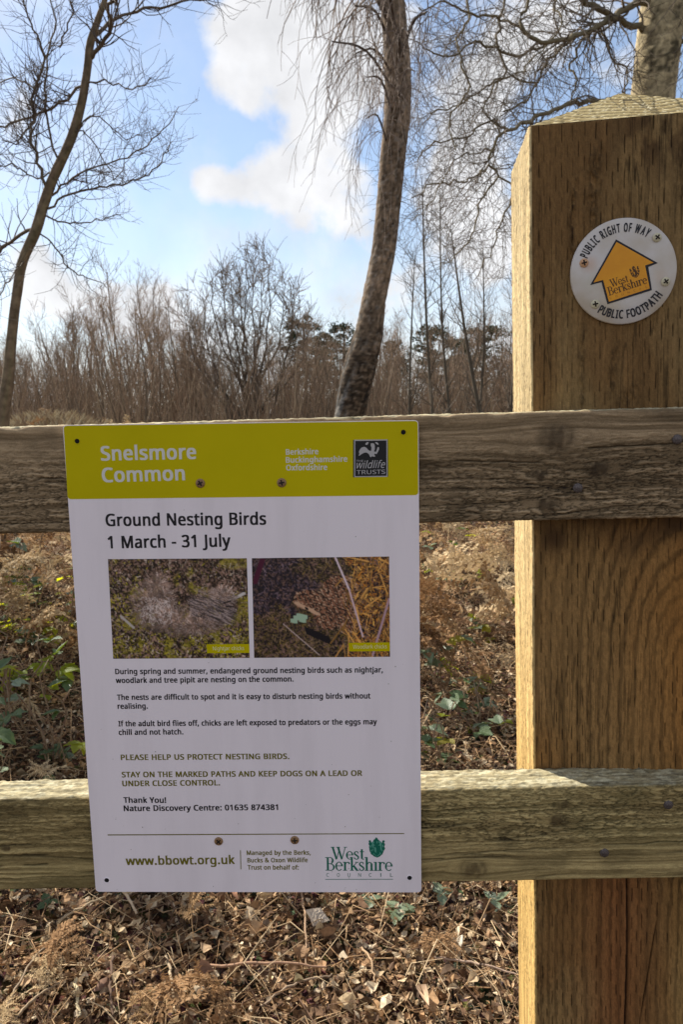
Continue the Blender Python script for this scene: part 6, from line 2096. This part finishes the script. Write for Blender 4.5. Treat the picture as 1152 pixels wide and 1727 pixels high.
F = (np.array([0, 1, 2, 3, 4])[None] + 5 * np.arange(n)[:, None])
pal = np.array([(.46, .37, .23), (.36, .27, .17), (.54, .46, .31), (.28, .20, .13)])
m_straw = attr_mat('straw_grass', rough=.75, spec=.2, noise=0, translucent=.25)
link('straw_grass', make_mesh('straw_grass', V, F, np.repeat(pal[rg.choice(4, n)], 5, 0), [m_straw], smooth=False), kind='stuff',
     label='pale dead straw grass on the heath before the thicket', category='grass')


# ------------------------------------------------------------------ brambles
def bramble_leaf(seed, size):
    """one toothed leaflet, folded along its midrib, lying in +x"""
    rg = np.random.default_rng(seed)
    n = 9
    V, F = [], []
    t = np.linspace(0, 1, n)
    wd = np.sin(np.pi * t ** .8) * .34 * (1 - .15 * t) + .004
    droop = rg.uniform(-.35, .1)
    fold = rg.uniform(.1, .35)
    for i in range(n):
        tooth = 1 + (.13 if i % 2 else -.05)
        x, z = t[i], droop * t[i] ** 2
        w = wd[i] * tooth
        V += [(x, -w, z + fold * w), (x, -w * .5, z + fold * w * .5 + .012), (x, 0, z - .008), (x, w * .5, z + fold * w * .5 + .012), (x, w, z + fold * w)]
    for i in range(n - 1):
        for j in range(4):
            a = i * 5 + j
            F.append((a, a + 1, a + 6, a + 5))
    return np.array(V) * size, np.array(F)


def leaf_material(name, c, c2, transl, rough):
    m, nt, b = new_mat(name)
    L = nt.links.new
    tc = nt.nodes.new('ShaderNodeTexCoord')
    n1 = nt.nodes.new('ShaderNodeTexNoise'); n1.inputs['Scale'].default_value = 45; n1.inputs['Detail'].default_value = 4
    r1 = nt.nodes.new('ShaderNodeValToRGB')
    r1.color_ramp.elements[0].position = .35; r1.color_ramp.elements[0].color = (*c, 1)
    r1.color_ramp.elements[1].position = .65; r1.color_ramp.elements[1].color = (*c2, 1)
    L(tc.outputs['Object'], n1.inputs['Vector']); L(n1.outputs['Fac'], r1.inputs['Fac']); L(r1.outputs['Color'], b.inputs['Base Color'])
    w = nt.nodes.new('ShaderNodeTexWave'); w.inputs['Scale'].default_value = 90; w.inputs['Distortion'].default_value = 2
    L(tc.outputs['Object'], w.inputs['Vector'])
    bp = nt.nodes.new('ShaderNodeBump'); bp.inputs['Strength'].default_value = .35; bp.inputs['Distance'].default_value = .001
    L(w.outputs['Fac'], bp.inputs['Height']); L(bp.outputs[0], b.inputs['Normal'])
    b.inputs['Roughness'].default_value = rough
    b.inputs['Specular IOR Level'].default_value = .5
    tr = nt.nodes.new('ShaderNodeBsdfTranslucent')
    tr.inputs['Color'].default_value = (min(.7, c2[0] * 3.2), min(.7, c2[1] * 2.6), c2[2] * .5, 1)
    mx = nt.nodes.new('ShaderNodeMixShader'); mx.inputs[0].default_value = transl
    L(b.outputs[0], mx.inputs[1]); L(tr.outputs[0], mx.inputs[2]); L(mx.outputs[0], nt.nodes['Material Output'].inputs['Surface'])
    return m


LM = [leaf_material('bramble_leaf_dark', (.05, .09, .03), (.075, .125, .04), .2, .42),
      leaf_material('bramble_leaf_bluish', (.12, .16, .09), (.17, .22, .13), .12, .38),
      leaf_material('bramble_leaf_bright', (.19, .27, .02), (.28, .36, .03), .6, .45),
      leaf_material('bramble_leaf_yellow', (.26, .24, .03), (.34, .28, .04), .45, .5)]
leaf_lib = []
for k in range(5):
    v, f = bramble_leaf(700 + k, 1.0)
    for m_ in range(4):
        leaf_lib.append(make_mesh('leaf', v, f, None, [LM[m_]]))
m_cane = noisy('bramble_cane', (.16, .09, .06), (.26, .20, .12), scale=40, rough=.7, bump=.1)
rg = np.random.default_rng(61)


def bramble(x, y, z, reach, n_leaf, size, label, tone=(5, 5, 3, 1), canes=3, group=None):
    base = np.array([x, y, float(gz(x, y))])
    o = tree_thing('bramble_plant', label, 'bramble', base, group)
    paths, slots = [], []
    for k in range(canes):
        a = rg.uniform(0, 6.28)
        end = np.array([math.cos(a) * reach, math.sin(a) * reach * .7, rg.uniform(.25, .9) * z])
        top = end * .45 + np.array([0, 0, z * rg.uniform(.8, 1.1)])
        pt = resample([np.array([0, 0, -.02]), top, end], [.0028, .0022, .0012], 12)
        pt[0][2:] += rg.normal(0, .012, (10, 3))
        paths.append(pt)
        slots.append(pt[0])
    v, f = tubes(paths, 5)
    link('stem', make_mesh('stem', v, f, None, [m_cane]), o)
    pr = np.array(tone, float) / sum(tone)
    left = n_leaf
    while left > 0:
        P = slots[int(rg.integers(len(slots)))]
        i = int(rg.integers(2, 12))
        a0 = rg.uniform(0, 6.28)
        tm = int(rg.choice(4, p=pr))
        s0 = size * rg.uniform(.7, 1.2)
        el = rg.uniform(-.5, .35)
        hub = P[i] + np.array([math.cos(a0), math.sin(a0), .6]) * s0 * .35
        for da in (-1.15, 0, 1.15)[:min(3, left)]:
            s = s0 * (1.0 if da == 0 else .8)
            lf = link('leaf', leaf_lib[int(rg.integers(5)) * 4 + tm], o)
            lf.location = hub
            lf.rotation_euler = (rg.normal(0, .3), el + rg.normal(0, .15), a0 + da)
            lf.scale = (s, s, s)
        left -= 3
    return o


specs = [   # seen at (x, y), distance, arch height, reach, leaves, leaf size, label
    ((30, 1130), 2.15, .26, .26, 24, .060, 'bramble with bright backlit leaves in the left gap between the rails', (3, 3, 6, 1)),
    ((95, 1060), 2.7, .30, .28, 24, .065, 'bramble with mixed green and yellowish leaves beside the upper left edge of the notice', (4, 3, 5, 2)),
    ((-20, 1180), 2.0, .22, .25, 18, .062, 'dark leaved bramble at the left edge between the rails', (7, 3, 1, 0)),
    ((20, 1300), 1.62, .08, .16, 12, .060, 'low bramble with broad grey green leaves just above the lower rail at far left', (2, 7, 1, 0)),
    ((80, 1200), 2.0, .16, .2, 12, .052, 'small dark bramble low between the rails left of the notice', (6, 4, 1, 0)),
    ((40, 1010), 3.3, .28, .35, 24, .062, 'bramble tangle with small leaves high in the left gap', (4, 4, 3, 1)),
    ((745, 1130), 2.6, .20, .22, 15, .060, 'bramble with dull green leaves right beside the notice in the gap', (3, 6, 1, 1)),
    ((815, 1180), 2.3, .14, .2, 12, .050, 'low bramble with bluish leaves close to the post in the gap', (3, 6, 1, 0)),
    ((790, 1060), 3.2, .26, .3, 18, .058, 'bramble of small pale green leaves in the upper part of the gap by the post', (2, 6, 2, 0)),
    ((735, 1220), 2.1, .10, .14, 6, .055, 'tiny bramble shoot low in the gap right of the notice', (4, 4, 1, 1)),
    ((735, 990), 4.2, .3, .35, 18, .06, 'distant bramble of mossy green leaves in the gap near the upper rail', (2, 3, 4, 1)),
]
for (p, d, hh, rc, nl, sz, lb, tn) in specs:
    # ground point along the sight line, so that the plant's crown is seen at p
    q_ = A(p[0], p[1], d)
    hz = max(hh, (q_[2] - float(gz(q_[0], q_[1]))) * 1.12)
    bramble(q_[0], q_[1], hz, rc, nl + 12, sz, lb, tn, canes=4)
for k in range(17):
    left = k < 12
    p = (rg.uniform(-40, 125), rg.uniform(960, 1300)) if left else (rg.uniform(712, 860), rg.uniform(960, 1240))
    d = 1.75 + (1300 - p[1]) / 340 * 2.4 * rg.uniform(.8, 1.1)
    q_ = A(p[0], p[1], d)
    hz = max(.06, (q_[2] - float(gz(q_[0], q_[1]))) * 1.1)
    bramble(q_[0], q_[1], hz, .16, 20, rg.uniform(.04, .058),
            'leafy bramble shoots mixed into the undergrowth in the left gap between the rails' if left else 'small bramble shoots in the undergrowth between the notice and the post',
            [(1, 2, 8, 3), (4, 3, 3, 0), (2, 4, 5, 0), (2, 2, 7, 1)][k % 4], canes=3,
            group='bramble shoots in the left gap' if left else 'bramble shoots beside the post')
# seedlings on the litter in front of the lower rail's shadow
for (p, nl, sz, lb, tn) in (((672, 1532), 6, .040, 'small fresh green seedling just below the bottom right corner of the notice', (1, 1, 1, 0)),
                            ((625, 1522), 3, .036, 'seedling with two pale bluish leaves under the bottom edge of the notice', (0, 1, 0, 0)),
                            ((838, 1510), 3, .036, 'pale green leafed seedling under the lower rail beside the post', (0, 1, 0, 0)),
                            ((80, 1524), 3, .030, 'tiny dark green seedling under the lower rail at far left', (1, 0, 0, 0)),
                            ((745, 1500), 3, .036, 'pale bluish leafed seedling beneath the lower rail right of the notice', (0, 1, 0, 0))):
    dirv = px_dir(*p)
    t = (CAM.z - .05) / -dirv.z
    g = CAM + dirv * t
    base = np.array([g.x, g.y, float(gz(g.x, g.y))])
    o = tree_thing('seedling', lb, 'seedling', base)
    pt = resample([np.zeros(3), np.array([.004, 0, .025]), np.array([.0, .0, .045])], [.0015, .0012, .0008], 6)
    v, f = tubes([pt], 5)
    link('stem', make_mesh('stem', v, f, None, [m_cane]), o)
    tm = int(rg.choice(4, p=np.array(tn) / sum(tn)))
    for k in range(nl):
        lf = link('leaf', leaf_lib[int(rg.integers(5)) * 4 + tm], o)
        lf.location = (0, 0, .045 - .008 * (k // 3))
        lf.rotation_euler = (rg.normal(0, .2), rg.uniform(-.35, .05), k * 2.1 + rg.uniform(0, .6))
        lf.scale = (sz,) * 3

# ------------------------------------------------------------------ larger fallen things one can pick out below the notice
def ground_at(x, y, lift=.05):
    dirv = px_dir(x, y)
    g = CAM + dirv * ((CAM.z - lift) / -dirv.z)
    return np.array([g.x, g.y, float(gz(g.x, g.y))])


for (xa, ya, xb, yb, r, c_, lb) in (
        (330, 1642, 552, 1643, .0030, (.36, .22, .14), 'long straight reddish stalk lying level below the middle of the notice'),
        (508, 1512, 516, 1636, .0024, (.36, .24, .15), 'thin reddish stalk leaning steeply below the middle of the notice'),
        (180, 1500, 232, 1552, .0040, (.50, .38, .25), 'short thick pale stalk slanting under the bottom left corner of the notice'),
        (95, 1560, 190, 1522, .0030, (.42, .32, .20), 'straight tan stalk rising to the right under the lower rail at left'),
        (128, 1650, 136, 1720, .0035, (.56, .46, .28), 'pale straw coloured stalk upright at bottom left'),
        (190, 1615, 191, 1722, .0032, (.12, .075, .05), 'dark brown upright stalk at bottom left of the litter'),
        (30, 1712, 100, 1660, .0030, (.34, .25, .16), 'tan stalk slanting up at the bottom left corner'),
        (280, 1620, 292, 1690, .0030, (.44, .34, .22), 'short pale stalk standing below the left part of the notice'),
        (610, 1602, 632, 1662, .0024, (.40, .27, .16), 'thin tan twig slanting below the right part of the notice'),
        (730, 1612, 872, 1642, .0026, (.42, .30, .22), 'long thin twig lying towards the foot of the post'),
        (10, 1700, 90, 1585, .0024, (.32, .24, .16), 'thin grey brown stalk crossing at the lower left edge'),
        (440, 1700, 560, 1655, .0024, (.30, .22, .15), 'crooked brown twig near the bottom centre')):
    g0, g1 = ground_at(xa, ya), ground_at(xb, yb)
    g0[2] += .045; g1[2] += .05
    mid = (g0 + g1) / 2 + np.array([rg.normal(0, .006), 0, rg.uniform(.0, .015)])
    pt = resample([g0, mid, g1], [r, r * .9, r * .6], 14)
    pt[0][1:] += rg.normal(0, .0012, (13, 3))
    v, f = tubes([pt], 7)
    tag_ = link('fallen_stalk', make_mesh('fallen_stalk', v - g0, f, np.tile(c_, (len(v), 1)), [m_stalk]), None, Matrix.Translation(g0))
    tag_['label'] = lb
    tag_['category'] = 'stalk'
for (x, y_, s, c_, curl, lb) in ((718, 1690, .050, (.50, .36, .24), .8, 'large curled tan leaf near the bottom, left of the post'),
                                 (772, 1588, .055, (.56, .52, .42), 1.6, 'crumpled whitish leaf on the litter left of the post'),
                                 (345, 1660, .050, (.20, .115, .075), .5, 'dull reddish brown leaf among stalks at bottom left'),
                                 (505, 1668, .045, (.13, .10, .05), .4, 'dark olive leaf below the long straight stalk'),
                                 (395, 1520, .045, (.46, .25, .15), .8, 'reddish curled leaf under the bottom edge of the notice'),
                                 (535, 1560, .055, (.50, .42, .33), .9, 'pale cream leaf below the middle of the notice'),
                                 (170, 1665, .050, (.26, .15, .10), .5, 'russet leaf lying at bottom left between two upright stalks')):
    g = ground_at(x, y_)
    v, f, c = leaf_cloud(rg, np.zeros((1, 3)), np.array([s]), [c_], tilt=.35, curl=curl)
    o = link('fallen_leaf', make_mesh('fallen_leaf', v, f, c, [m_leaf], smooth=True), None, Matrix.Translation(g + np.array([0, 0, .055])))
    o['label'] = lb
    o['category'] = 'leaf'
